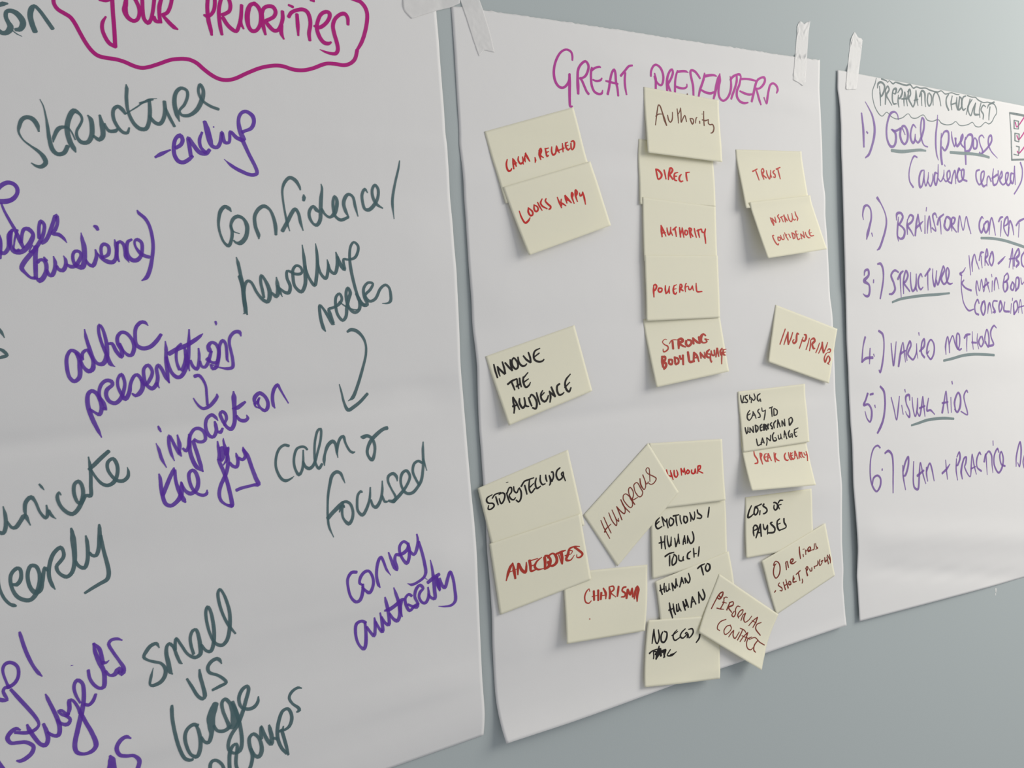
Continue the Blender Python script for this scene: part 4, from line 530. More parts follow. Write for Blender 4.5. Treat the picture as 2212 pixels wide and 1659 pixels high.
('A','purple','purple lettering',"""2208,8251,36 -57,-26,90 -69,22,100 -51,52,88 38,60,76 97,16,79 99,16,79 94,62,78 -29,63,97 -93,40,98 -68,7,80 -43,-13,35
2302,8212,47 21,58,87 57,92,82 70,84,78 71,28,100 39,-49,93 -9,-80,88 -34,-97,64
2563,8347,51 74,51,71 68,9,97 25,-70,92 -18,-95,89 -44,-109,81 -63,-139,73 -23,-53,32
2701,8240,50 62,58,67 79,21,99 40,-42,70 -41,-45,70 -66,-32,60 -40,-49,64 45,5,54 52,47,61 33,16,91
2841,8232,55 42,-65,87 12,-99,91 46,9,60 59,86,66 27,70,83
3040,8125,50 -52,-104,66 -12,-93,73 47,-54,85 66,39,75 15,75,85 -14,118,91 -45,131,107 -72,167,104 -56,147,100 21,83,85 102,40,69 119,-11,99 53,-51,104 -46,-133,91 -70,-122,83 -58,-112,83
3096,8150,67 57,21,80 63,-30,83 50,-70,66
3190,7795,68 9,84,70 50,81,72 77,57,72 60,-3,98 21,-79,97 -2,-92,94 -48,-100,102 -47,-118,85 -19,-101,43
3404,7751,86 -32,-151,85 -75,-75,52
3398,7750,99 53,9,62 44,-20,16
3429,7847,60 54,56,59 72,4,104 66,-43,142 43,53,123 30,-50,87 -62,-103,69 -74,-106,69 -50,-90,73 40,-38,77 85,0,69 72,27,28
2960,7705,24 29,0,12"""),
('A','purple','purple lettering',"""3713,8648,36 -65,-31,90 -88,22,102 -62,69,94 34,81,83 95,35,84 109,20,76 73,76,97 -43,109,105
3394,8768,51 19,51,157 -14,134,213"""),
('A','teal','teal lettering',"""4237,7730,27 -39,-54,82 -83,10,89 -67,45,91 -51,61,72 52,43,56 109,42,68 85,30,65 57,67,81 -8,77,95 -71,65,99 -117,21,88 -48,-19,53 21,-79,67 47,-102,15
4406,8063,28 -35,-37,100 -15,-99,101 -20,-108,89 15,-83,78 41,-27,76 59,53,64 41,103,76 42,85,69 31,20,28
4473,7795,75 8,-75,72 19,-54,59 68,88,64 92,122,65 112,58,88 81,-24,100 9,-86,96 -14,-119,85 -31,-82,75 -53,1,80 -46,69,74 3,97,71 29,101,71
4877,7807,65 72,80,67 71,18,94 47,-66,91 27,-132,88 -10,-167,81 -28,-110,72 -36,-39,75 -32,57,74 6,126,72 39,142,66 69,110,72 104,42,93 86,-49,96 54,-129,91 18,-174,83 -38,-151,73 -50,-104,61 -43,-40,65 -32,48,75 13,127,73 52,144,67 70,119,73 98,110,48"""),
('A','teal','teal lettering',"""4617,8158,55 68,106,73 79,121,77 75,48,82 36,-27,98 -20,-120,85 -28,-113,85 -5,-86,48
5178,8084,28 -29,-51,80 -45,-24,94 -89,19,95 -60,59,85 21,65,76 116,51,69 89,57,72 48,58,74 -97,21,85 -131,23,67"""),
('A','teal','teal lettering',"""4358,8414,57 -7,36,84 -3,120,83 27,174,82 53,188,81 61,113,81 74,41,80 53,2,66
4732,8713,79 -77,-25,91 -96,37,89 -41,78,86 21,124,77 56,102,70 89,40,102 53,-68,98 17,-108,92 -16,-111,84 -32,-74,64
4771,8857,64 47,66,72 65,20,97 48,-81,101 10,-106,176 2,-86,200 42,-77,187 48,-67,147
4981,8764,65 47,69,73 106,27,95 85,-27,105 -32,-94,80 -44,-106,80 -9,-97,85 51,-34,84 63,46,84 59,89,154 15,129,201 -35,72,137 -68,-5,88
5302,8559,96 44,105,96 43,116,96
5482,8691,47 -61,-80,77 -4,-88,87 63,-76,94 79,-24,84 24,43,87 -63,125,96 -68,123,97 -97,128,100 -104,89,94 -56,90,87 -1,80,75 77,57,73 98,-9,104 43,-82,93 -1,-142,89 -23,-136,88
5471,8659,60 81,31,85 99,-5,96 68,-46,84 16,-60,38"""),
('A','teal','teal lettering',"""5092,9328,85 -25,-76,74 -73,-66,73 -66,-14,86 -44,29,87 -17,85,84
5178,9358,90 8,-119,91 26,-114,95 54,-59,87 56,-8,68 9,52,85 -33,114,86 -10,78,82 24,88,77
5483,9431,94 59,-91,91 26,-97,91 -30,-108,89 2,-101,91 67,-36,84 79,57,77 41,90,90 -3,92,108 -49,51,115 -67,-26,80 -60,-94,76
5740,9087,81 -6,-83,78 13,-69,60 41,101,82 61,105,93 53,42,106 9,-90,103 -20,-96,91 -10,-49,50
5937,9119,63 70,25,73
6170,9380,61 -29,-134,85 -42,-154,85 -25,-47,59
6143,9358,75 -78,-86,83 -51,-126,91 3,-113,96 40,-115,94 66,-89,90 88,-12,79 53,62,81 7,84,92 -50,72,90 -76,25,71 -101,0,69
6121,9014,40 -19,47,66
6482,8622,32 -72,-19,73 -107,30,82 -50,61,74 50,80,63 97,71,76 11,33,97 -45,11,48"""),
('A','purple','purple lettering',"""7592,7353,86 -93,-8,90 -76,62,81 -9,93,71 42,144,69 88,78,83 79,-10,99 54,-88,95 15,-104,69
7684,7529,54 -52,-34,72 30,-75,91 84,-51,90 79,6,70 61,98,77 -8,96,86 -69,76,99 -84,-45,69 -51,-51,54
8011,7610,33 -29,-42,86 -25,-95,83 11,-105,85 44,-99,91 54,-40,80 46,75,72 38,90,67 76,91,18
8216,7191,46 36,89,80 51,114,86 53,45,46 -4,-39,88 -29,-100,90 33,-64,77 63,14,88 102,-19,101 72,-43,93 8,-53,74 -76,-41,79 -80,43,83 -13,83,80 45,90,78 74,64,98 48,-58,93 22,-93,96 -10,-97,72
8621,7223,68 82,59,83 69,-71,98 33,-103,73 -7,-74,48
8818,7131,76 44,145,86 33,145,91 15,124,94 -46,60,84 -136,47,83 -100,13,78 -85,-28,18
8897,7615,23 41,32,14"""),
('A','purple','purple lettering',"""7716,8023,80 -77,-35,86 -96,17,96 -30,81,83 13,121,75 54,95,69 75,45,103 38,-68,99 13,-138,88 -6,-121,73
7727,8080,69 73,88,74 59,48,96 23,-78,86 8,-85,84 -9,-68,46
7906,8044,55 57,97,75 60,49,97 1,-104,88 -31,-149,46
8022,7998,55 59,87,75 70,39,97 8,-103,90 -19,-116,97 -29,-94,87 -16,-63,46
8082,7924,64 106,-5,119 116,-37,113 101,-51,84 49,2,80
8178,7979,62 68,84,80 80,35,108 48,-86,103 -12,-138,98 -52,-131,83 -39,-93,34
8420,7850,76 -35,85,109 35,129,35
8621,7815,73 -65,-33,82 -68,45,81 14,93,88 71,86,85 95,-47,98 85,-20,81
8535,7914,65 83,37,70 100,28,110 18,-43,72 -57,-100,82 29,-98,99 77,-44,89 65,55,79 -60,36,96 -27,64,77 58,84,73 76,18,99 61,-82,93 -11,-122,49
8959,7846,57 50,54,74 77,24,103 -6,-116,105 -15,-140,103 -26,-161,73 -24,-113,29
8945,7684,107 104,-41,119 130,-37,106
9118,7631,110 23,95,109 51,106,58 -26,-79,110 -32,-108,73
9185,7664,72 51,100,89 61,44,101 53,-107,104 56,-94,85 60,101,85 33,144,87 11,164,101 -74,51,80 -141,0,54 -140,-26,19"""),
('B','magenta','pink lettering',"""2699,537,59 6,-65,73 -32,-55,76 -113,-21,63 -131,47,67 -108,99,75 -69,111,79 -25,117,87 32,105,90 79,61,84 99,6,73 89,-43,76 64,-70,79 24,-93,72
2606,745,84 -7,117,101 -12,125,95 -9,125,89 6,87,83 55,-5,44
2797,1008,85 4,-118,111 5,-125,89 24,-102,84 74,-80,76 121,-55,76 61,42,88 2,58,82 -67,97,79 -93,48,67 -80,6,52 49,21,83 64,88,84 52,73,84 48,35,87
3178,606,61 -26,52,84 -12,84,82 8,118,85 58,89,83 116,31,76 77,-18,71 22,-44,38
3160,649,80 106,-45,67 105,-20,63 29,7,39
3185,781,54 95,13,69 106,-22,68 33,-31,43
3545,970,84 42,-88,81 40,-121,81 54,-114,78 63,-50,70 27,53,86 8,118,86 30,100,82 10,107,73
3513,777,56 97,6,72 106,10,72 114,6,56
3906,679,77 111,-79,73 111,-76,70 95,-19,58
4032,624,71 -21,95,79 2,102,83 28,124,58"""),
('B','magenta','pink lettering',"""4713,629,70 12,-78,75 71,-81,70 84,-24,74 109,41,88 65,102,88 -13,106,83 -51,51,66 -96,-25,75 -62,-56,76 -22,-42,67
4820,579,53 25,85,90 -8,174,80
5158,827,82 -3,-131,100 21,-89,86 73,-94,74 69,-27,78 11,57,84 -73,103,78 -69,66,93 23,51,82 47,67,73"""),
('B','magenta','pink lettering',"""5472,491,55 -44,62,73 -41,109,81 -11,159,82
5474,509,80 136,-18,81 102,-3,79 66,15,26
5392,737,71 116,16,77 134,-2,68 76,-30,61 1,-40,37
6113,570,77 -47,-43,88 -96,-58,90 -102,-11,73 -30,39,95 23,99,92 35,106,91 10,141,80
6259,476,53 -31,77,90 -63,96,88 -65,94,91 -45,110,72
6266,522,97 152,-24,89 124,-9,78 70,11,55
6118,742,62 137,32,81 157,8,81 105,-28,68
6724,453,47 -64,89,119 -69,116,122 -48,112,99 -47,94,73
6712,482,78 -10,76,114 -40,96,96 -13,110,88 42,79,85 96,32,71 118,-44,77 82,-78,88 48,-104,93 12,-115,81 -16,-66,27
7029,535,75 89,-63,82 132,-43,75 92,-6,90 33,40,56
7031,833,73 56,-86,88 79,-107,88 64,-109,92 9,-77,80
7365,473,70 -64,120,83 -85,100,92 -3,93,96 88,69,89 128,20,81 129,-15,56
7363,493,81 159,-14,74 168,0,77 149,9,65
7307,692,61 127,25,80 147,14,81 112,-11,68
7670,838,88 61,-121,99 75,-139,94 91,-104,80 136,-53,73 95,-2,96 7,57,92 -98,86,79 -125,52,69 -94,2,68
7835,625,80 45,102,94 43,82,93 45,64,60
8068,748,49 81,95,61 33,-97,97 52,-120,88 78,-104,78 101,-32,74 102,37,97 28,58,91 -51,63,56"""),
('n02','red','red lettering',"""762,2171,33 -110,248,54 -50,293,62 27,233,65 137,5,51 70,-109,32
1051,2207,33 -57,333,56 -64,379,47
1053,2229,34 52,217,63 -4,355,43
973,2622,45 224,-55,33
1376,2189,32 -74,238,53 56,264,65 156,-56,46 177,-292,49 118,-264,32
1582,2283,38 -80,504,33
1778,2111,53 43,277,73 62,323,40
1672,2424,53 -29,256,29"""),
('n02','red','red lettering',"""2215,2548,34 -13,195,57 -65,156,27
2563,2164,52 -81,278,63 4,356,45
2520,2193,34 136,-128,50 -3,174,61 -131,261,69 143,227,33
2889,2144,40 -14,302,59 -7,262,63 103,-53,33
2880,2185,37 205,4,29
2875,2446,45 159,-33,29
3264,2163,34 -76,303,54 23,249,64 158,-56,49 90,-233,53 72,-239,34
3531,2187,40 13,267,61 36,241,35
3470,2539,42 454,-66,38
3889,2133,30 -45,291,55 -48,291,35
4069,2150,50 -45,291,61 79,224,63 126,-68,32
4060,2190,38 137,-41,29
4054,2385,38 134,-21,25
4352,2288,45 -54,332,56 29,120,38 144,-150,57 79,-279,66 -43,-146,48 -138,42,38"""),
('n03','red','red lettering',"""379,1892,33 -9,459,52 80,452,63 199,-75,58 147,-169,30
896,1857,37 -88,311,62 46,276,60 122,-17,52 49,-212,58 -125,-310,42
1232,1790,38 -77,341,63 60,166,55 131,-85,54 21,-202,53 -125,-192,37
1453,1696,39 31,341,54 56,314,34
1756,1566,31 -155,240,56 23,243,57 206,299,42
1971,1632,31 -94,149,54 72,265,63 100,230,64 -51,120,52 -99,29,42"""),
('n03','red','red lettering',"""2564,1784,35 8,382,60 26,448,40
2744,2002,38 -85,249,50 83,106,57 128,211,33
2687,2215,34 -52,263,44
2989,1842,40 -12,257,65 -11,319,35
3011,1828,45 83,319,70 116,335,45
2949,2134,45 133,128,32
3390,1794,40 -50,265,66 10,530,36
3413,1779,55 39,136,60 -90,201,52
3637,1704,45 -72,353,66 -6,486,36
3659,1689,60 57,143,61 -72,210,56 -91,58,43
3830,1975,36 -22,231,58 125,-45,54 84,-181,34
4012,2001,46 -14,427,67 -50,485,36"""),
('n01','brown','thin brown lettering',"""617,2794,32 87,-526,38 98,-601,43 107,-481,39 99,53,47 116,463,48 125,610,78 97,384,48
674,2104,32 194,-197,36 226,-53,28
1462,1857,35 39,360,48 112,175,41 141,-272,43 46,-549,34
2125,1238,35 22,562,41 6,566,35
2189,1644,26 108,-268,32 63,-258,27
2359,1143,35 5,517,41 -29,599,43 138,-323,35 142,-275,33 49,239,43 39,251,37
2950,1846,37 44,191,49 91,232,49 99,-218,46 -31,-194,41 -169,-18,30
3305,2154,35 39,-283,40 54,-185,35 57,-11,19
3598,1924,42 1,201,42
3807,1307,24 -3,51,24
3926,1084,36 -32,583,42 -1,580,43
3779,1790,36 192,39,48 224,-118,33 25,-55,31 -22,358,44 126,78,40 157,-54,45 83,213,50 -51,315,49 -121,173,43 -90,31,23
2830,-55,41 20,34,41"""),
('n04','red','red lettering',"""1098,2219,58 46,396,70 41,371,52
1086,2220,61 178,58,73 186,310,83 -55,256,63 -171,164,55
1635,2218,59 41,351,65 40,374,47
2012,2131,70 -89,416,77 -53,434,50
1994,2082,64 128,-64,67 74,146,73 -121,267,64 -89,110,72 184,391,65
2538,2337,32 -214,97,52 -56,235,69 24,304,65 143,39,40
2289,2667,52 167,-14,38
2760,2472,39 -115,164,62 -58,262,77 96,171,61 150,-63,41
3088,2286,59 -3,364,72 35,333,48
3065,2314,52 259,-76,38"""),
('n05','red','red lettering',"""1177,2112,40 23,485,80 31,461,51
1176,2137,57 159,400,68 157,457,40
1204,2751,50 274,-67,32
1571,2288,40 34,336,64 79,257,52 110,-216,60 32,-449,40
1798,2507,52 139,403,40
1969,2443,58 240,-284,48
2099,2327,59 56,316,64 35,344,47
2422,2195,47 33,429,76 20,403,53
2483,2730,49 106,-331,50 18,-218,41 42,431,65 54,432,41
2804,2411,52 -28,302,65 105,103,46 91,-170,57 -38,-217,55 -130,-18,43
3069,2198,54 55,439,72 55,412,48
3091,2196,55 151,72,66 -72,283,66 165,379,52
3440,2196,54 56,417,60 78,390,42
3611,2408,47 313,-195,52
3701,2288,60 36,366,67 58,338,42
3946,2211,49 39,255,63 131,48,50 120,-356,44
4235,2187,47 -77,440,66 33,461,67 25,433,43"""),
('n06','red','red lettering',"""523,2323,45 -24,383,73 10,504,45
503,2322,46 125,-69,60 79,121,74 -70,239,62 -127,141,48
867,2522,58 -67,167,68 78,147,56 147,-69,60 27,-192,59 -185,-62,42
1288,2338,46 -11,339,69 41,291,57
1318,2968,39 121,-142,57 84,-241,55 36,-193,39
1531,2585,46 9,365,46
1876,2349,45 -73,291,69 33,294,73 124,77,55 68,-145,37
1876,2373,42 172,-94,28
1824,2641,41 192,-45,28
2258,2357,47 -10,294,70 -21,244,46
2261,2283,46 107,2,58 37,148,63 -104,170,64 178,176,47
2671,2217,40 -54,294,59 9,346,35
2647,2265,34 89,-72,29
2630,2512,33 206,-95,30 34,248,55 130,3,51 119,-295,34 15,199,54 58,200,35
3388,2179,36 -4,349,60 45,324,57 351,9,38"""),
('n07','brick','red brown lettering',"""1264,1704,19 -110,-66,23 -193,180,33 87,205,36 194,177,54 -11,188,52 -190,154,47 -142,-3,47 16,-209,28
1372,2033,30 158,-211,38 211,-36,32 196,58,24
1602,1882,85 -53,566,85
2005,1808,86 -33,333,114 -66,350,71
2005,1808,58 189,-16,97 99,163,93 -273,146,84 171,226,76 188,132,49
2496,1991,85 -59,235,104 117,193,80 211,-133,84 37,-240,77 -214,-112,63
2959,1851,73 -30,465,88
2955,1875,68 224,338,90 151,128,63
3363,1847,89 -12,498,83
3836,1829,52 -148,-152,71 -180,195,112 -31,346,88 149,153,47 228,-83,58 -138,-228,34 283,127,29"""),
('n07','brick','red brown lettering',"""761,2866,84 -52,412,117 -25,370,84
777,2892,61 174,58,82 -60,224,77 -134,67,84 165,223,95 -80,218,87 -143,110,72
1157,3181,73 -49,275,83 168,107,68 72,-294,78 -171,-83,57
1548,3071,85 -48,516,80
1544,3094,59 201,161,77 -28,283,79 -205,100,61
1885,3043,81 22,246,79 129,-22,46
2096,3037,86 -99,706,80
2461,2866,87 -14,340,99 15,420,89 317,19,70
2864,2996,98 -143,612,75
2864,2996,66 148,278,87 54,459,59
2823,3383,52 207,44,47
3251,3125,59 1,399,65
3262,3052,57 125,301,78 137,230,55
3538,3083,36 -14,500,48
3927,2960,50 -200,162,86 -87,284,95 188,192,57 102,-231,59 -183,-89,39
3930,3367,48 -62,392,72 29,234,48 62,-113,22
4018,3080,60 -3,305,75 163,85,64 60,-395,60
4452,2964,71 -190,678,59
4474,2969,61 -11,665,61
4350,3354,43 154,7,38
4797,3034,49 -167,224,77 20,314,64 95,-186,56
4744,3334,60 -105,545,54 -62,398,42
4847,3148,61 -16,411,78 144,84,25
4865,3178,38 203,-10,29
4857,3384,33 156,7,24"""),
('n08','brick2','red lettering',"""1011,1870,49 387,-220,39
1258,1788,48 55,390,62 64,474,42
1682,1792,48 9,392,69 55,394,49
1691,1736,35 137,-112,53 35,225,57 -139,280,63 232,341,53
2063,1795,41 9,395,63 110,370,49 121,-309,50 99,-482,38
2336,2195,49 37,228,42
2692,1771,37 -152,199,61 134,230,64 -64,257,46 -108,-88,36
2826,1685,55 342,-172,40
2956,1628,56 28,462,63 33,491,42"""),
('n09','brick2','red lettering',"""1258,1538,42 15,342,56 64,378,49
1371,1724,42 -1,426,49
1354,1608,52 229,430,52
1632,1534,41 -41,477,41
2019,1360,32 -148,150,55 74,353,56 -107,184,35
2036,1647,44 232,-82,35
2135,1661,50 34,405,42
2409,1442,49 -66,649,56
2359,1521,55 168,481,55
2360,1864,35 158,-6,25
2719,1456,42 -33,454,57 118,218,45 176,-234,45 100,-504,35
2972,1835,45 152,194,43 136,-96,26
3376,1287,43 -6,373,58 60,239,57 -119,214,37"""),
('n09','brick2','red lettering',"""1073,3125,39 -106,12,51 -3,339,55 86,381,60 112,132,45 81,-129,29
1348,3309,47 -59,275,55 147,23,42 67,-217,48 -155,-81,38
1595,3177,35 14,372,54 139,50,37
1858,3161,34 -68,388,41
1983,3009,35 23,345,49 72,354,42
1981,3350,39 167,-202,22
2273,3167,43 48,350,43
2558,3095,49 -37,539,56
2558,3095,37 175,199,57 -61,277,48 -160,90,30
2878,3000,50 -11,372,57 6,403,52 212,-82,30
2878,3000,31 152,23,26
2910,3321,35 144,-36,25
3232,3312,43 -37,455,43
3232,3312,47 228,381,53
3506,3122,36 -46,571,43
3668,3204,36 -19,316,51 119,220,49 155,24,26
4099,3037,31 -121,214,50 24,351,52 269,12,31
3994,3369,30 182,-60,25"""),
('n10','brick','red brown lettering',"""946,1728,45 -126,774,51 -113,682,51
1188,1876,45 -94,622,58 -85,589,45
1191,1902,55 53,589,91 105,429,77
1349,2920,51 126,-581,58 67,-557,46
2028,1745,55 -131,-29,68 -12,285,90 27,380,91 -141,281,71 -126,-115,63 81,-229,36
2399,1841,40 -79,539,53 -83,538,46
2332,2094,57 188,63,67 113,-301,94 -39,-265,86 -153,8,47
2897,1718,41 -51,557,47 -82,541,47
3022,1864,50 43,491,64 -16,458,49
3039,1800,47 206,-199,80 105,183,96 -159,350,91 150,335,92 124,-51,36
3749,1818,41 -68,455,47 -115,501,46
3970,1699,49 -39,472,54 -134,567,40
3963,1645,73 53,378,110 175,499,88
4191,2522,53 134,-569,54 58,-454,42
4471,2238,31 78,-204,48 159,-7,71 -20,238,41 -173,98,27 -151,261,45 -50,419,66 112,241,68 83,-375,65 97,-268,42 163,222,82 -58,366,51 -97,67,43 169,65,29"""),
('n11','black','black lettering',"""282,700,45 -31,460,60 -6,495,50
428,929,50 -36,345,60 -1,340,35
423,949,49 115,351,63 118,285,58
731,734,45 -5,430,66 -35,416,56
853,861,54 113,374,64 114,306,54
1149,775,46 -50,341,61 -19,425,56
1364,741,53 -133,119,55 -60,382,66 105,280,61 139,-70,60 55,-295,61 -80,-381,55
1576,796,51 -34,350,61 97,322,63 162,56,52 109,-86,39
1862,840,50 97,322,65 161,284,64
2169,732,52 10,396,63 -43,326,58
2825,739,33 -280,54,53 -140,211,62 -32,355,67 190,253,62 209,30,52 89,-73,40
2339,1204,43 379,-168,43"""),
('n11','black','black lettering',"""624,2321,56 273,-115,61 284,-20,47
856,2231,56 20,330,61 10,303,46
1176,2207,51 -51,341,56 -21,334,46
1317,2207,57 -46,322,62 -4,297,46
1021,2680,61 271,-95,47
1526,2218,52 -87,348,67 44,391,63 190,-44,49 131,-166,30
1526,2287,49 307,-241,34
1470,2582,47 294,-108,33"""),
('n11','black','black lettering',"""673,3283,51 -57,291,61 -31,396,62 -123,372,46
673,3283,55 78,452,61 49,508,41
507,3861,60 276,28,46
981,3531,51 -73,285,67 76,407,66 178,-138,62 71,-494,52
1167,3995,51 39,204,58 123,87,37
1456,3704,52 -3,299,62 26,337,52
1525,3716,50 126,-144,51 115,267,61 22,429,69 -138,347,65 -164,-155,47
1940,3579,47 -22,384,63 8,492,47
2300,3598,36 -159,199,58 -48,348,68 124,250,66 172,-99,56 126,-216,42
2068,3946,44 279,-161,39
2801,3592,59 24,363,69 41,373,59
2636,3813,43 -25,409,65 -123,359,48
2626,3855,55 109,242,60 126,252,55
3302,3607,55 -169,80,64 -81,336,71 41,302,64 179,44,53 132,-75,35
4032,3235,36 -327,265,58 -130,313,66 5,380,70 107,196,63 168,-224,48
3513,3994,51 357,-224,36"""),
('n12','black','black lettering',"""195,313,42 11,341,56 58,310,43 97,-288,48 56,-280,42
265,948,38 144,-5,38
687,382,34 -181,53,47 37,214,53 124,174,55 -57,149,50 -199,-55,38
823,374,43 7,368,49 47,-19,34
798,476,30 193,236,43 102,172,44 127,-192,50 -79,-379,41
968,709,42 -61,332,49
1597,376,43 -186,133,54 -39,310,64 102,172,44 106,-195,33 28,240,50"""),
('n12','black','black lettering',"""747,1644,37 -186,258,53 -56,356,63 119,200,49 172,-155,36
549,2030,39 213,-97,34
959,1780,42 -23,231,48 -140,292,46
959,1780,41 108,303,48 64,298,42
859,2104,33 275,-10,27
1433,1641,43 -133,164,50 133,282,56 4,210,51 -163,27,39
1626,1565,43 14,290,44 188,-24,33
1870,1785,43 -77,409,57 -104,404,42
2171,1671,44 266,-67,39
2332,1695,51 -14,367,59 -7,342,44
2488,1770,44 -26,525,59
2537,1751,38 191,214,57 -52,310,51 -242,69,39"""),
('n12','black','black lettering',"""286,3003,49 25,264,62 48,267,49 108,-242,49 22,-282,42
464,3344,35 126,125,35
621,3057,42 -8,415,50
621,3057,39 198,397,52
854,2990,43 6,523,50
1020,2912,50 25,579,78
1042,2916,36 170,184,55 -42,255,61 -127,162,51
1525,2914,43 -150,160,63 18,370,60 118,-34,39
1390,3181,33 163,-26,28
1638,2958,72 -12,471,94
1661,2962,59 152,129,91 -99,90,79 118,282,67
1984,2987,69 -86,223,87 57,167,69
2249,2897,44 -128,138,58 123,230,55 12,161,59 -91,-41,34
2563,2787,52 -183,236,57 20,373,51
2709,2730,52 -72,651,44
2709,2730,50 143,633,50
2636,3063,33 215,-19,28
3008,2856,45 -11,477,52
3008,2856,48 181,454,55
3207,2754,45 4,586,52
3541,2779,45 9,535,68
3513,2828,36 227,-126,46 75,279,66 -243,363,61"""),
('n12','black','black lettering',"""1025,4063,43 23,317,56 51,244,50 260,-86,40
1464,4058,43 -134,554,50
1464,4058,49 105,464,42
1321,4427,33 232,-12,28
1764,4082,36 23,320,51 -71,329,50
1808,4116,43 214,273,49
2079,3924,44 -34,469,51
2350,3758,47 -135,242,66 62,432,63 214,-16,53 -55,-221,32 -95,11,28
2638,4017,44 46,352,50 151,-107,50 -1,-319,44
2838,4209,41 82,200,41
3136,3727,45 -65,574,45
3136,3727,51 141,715,51
3066,4035,33 215,8,28
3542,3766,49 -113,222,67 49,328,58 147,-29,42 -34,-193,36 121,-6,42 -8,319,45
3903,3798,53 -23,317,60 104,258,49 102,-63,30
3886,4036,34 198,-48,29
3881,3767,41 324,-108,41"""),
('n13','brick2','red lettering',"""850,1805,45 -11,318,65 139,383,65 -29,261,58 -223,59,48
1262,2000,45 -9,424,72 40,506,46
1262,2000,49 126,91,66 -91,231,53
1622,2112,48 -102,283,72 65,270,65 206,45,41
1622,2112,39 127,-42,29
1548,2371,39 198,-36,29
1866,2080,50 -140,598,50
1890,2082,53 119,620,47
1796,2445,34 194,-9,29
2331,2040,46 -33,423,66 -12,369,47
2464,2105,41 -122,255,66 91,273,62 169,121,39
3213,2142,40 -142,228,64 15,293,73 147,119,51 89,-72,31
3442,2108,41 -5,399,62 79,219,58 133,-41,35
3607,2149,54 -37,316,75 122,250,63 114,-70,36
3611,2256,35 167,-93,30
3580,2413,35 157,-40,30
3950,2044,47 -119,603,46
3975,2046,55 90,674,49
3879,2411,35 201,-9,30
4280,2152,53 -105,524,53
4275,2178,37 118,36,62 -115,204,55 81,220,47
4478,2168,42 1,374,55 133,91,34
4642,2235,41 57,218,46 141,-68,30
4837,2144,42 26,376,56 -63,421,41"""),
('n16','black','black lettering',"""632,900,33 -278,84,49 -68,211,54 64,213,50 207,143,50 30,215,55 -188,146,52 -135,-76,47 66,-264,35
587,1171,44 166,-200,48 314,10,37
775,1132,44 9,348,54 11,326,39
950,1084,38 190,-38,46 100,200,55 -114,373,56 -163,179,51 -43,-242,44 0,-196,35
1339,1157,40 17,392,54 30,375,44
1362,1218,46 176,-332,50 108,60,49 -53,301,51 -146,160,46 48,311,52 132,115,47 104,-112,35
1769,919,41 -22,317,49 102,194,48 147,-250,41
2034,1154,45 42,346,56 -91,419,57 -151,183,52 -102,-192,42
2143,1118,56 218,-253,50 244,-9,48 293,16,33
2331,1124,51 10,326,56 1,344,41
2652,881,42 -92,314,52 -45,341,56 58,256,52 244,-199,46
2577,1385,45 236,-153,30
3006,948,42 -113,323,58 20,368,57 219,-52,39
3249,870,42 -69,364,57 67,297,52 157,7,34
3527,985,42 -26,227,58 17,226,42
3694,1130,42 19,269,53 -45,239,54 -72,98,37
3854,947,47 82,39,47 -21,290,54 -143,279,48
3702,1090,36 70,465,47
4368,890,41 -204,117,53 -94,298,59 82,314,52 233,-89,48 -28,-223,49 122,-72,45 -29,240,48 39,353,37
1447,431,19 102,35,19"""),
('n17','brick','red brown lettering',"""559,2849,38 175,-518,90 133,-293,90 161,-237,38
1023,1844,45 9,497,99 0,584,68
765,2346,31 404,-29,22
1309,1979,85 -77,368,79 -44,384,46
1336,2037,74 82,445,93 172,265,90 88,-320,71 41,-343,38
1895,2031,92 2,410,92 -8,361,70 306,12,35
1874,2067,39 474,42,26
1860,2469,44 344,-17,27
2555,2116,28 -298,179,58 -139,299,84 139,273,58 301,78,26
2702,2185,95 -15,408,96 -69,428,73
2729,2106,64 165,78,64 94,369,86 -131,354,98 -239,114,56
2894,2323,89 71,-151,57 215,-38,50 138,298,91 -11,368,100 -198,183,78 -230,-112,50 -34,-294,83
3340,2256,68 323,-34,68 212,7,36
3618,2295,105 6,377,97 -49,445,54
3468,2363,33 73,690,33
4673,2321,30 -290,-136,44 -294,51,64 -113,323,96 -152,350,79 233,137,42 248,-259,20
4044,2308,38 197,141,28 -130,174,23 -317,-34,36
4377,2230,65 210,335,74 169,368,74 -165,158,56 -170,-82,35 26,-202,25"""),
('n18','maroon','maroon lettering',"""605,1361,29 -75,592,34 -56,991,29
825,1376,29 -69,602,34 -69,759,29
436,2274,57 122,-96,40 384,43,25
1164,1440,29 -82,648,33 48,563,35 140,-227,35 118,-935,29
1310,2298,32 47,285,33 72,-234,25
1694,1595,35 -57,441,39 -97,661,35
1685,1613,33 63,584,37 84,309,38 156,-206,35 87,-832,35
2075,1468,35 -51,575,43 82,740,28
2307,1401,31 -110,212,35 4,563,33 86,405,31 168,-35,37 110,-400,40 -42,-495,33 -86,-217,31 -130,-33,29
2617,1662,30 -62,407,59 8,604,34
2617,1662,32 114,-270,37 126,-5,32 19,401,36 -133,305,37 -168,130,42 57,82,33 274,151,28
2985,1820,32 119,-329,37 208,82,32 -1,594,35 -25,341,37 -170,129,35 -134,-133,32 -32,-422,35 29,-270,30
3563,1525,37 -141,426,52 7,481,32 138,-20,32 152,-347,32 86,-571,36
3742,1971,31 -23,345,27 147,-39,26
3940,2384,27 208,-461,32 136,-374,31 -70,-164,29 -133,63,32 -4,311,29 163,488,33 89,384,38 -234,104,35 -195,-123,27 -71,-262,28"""),
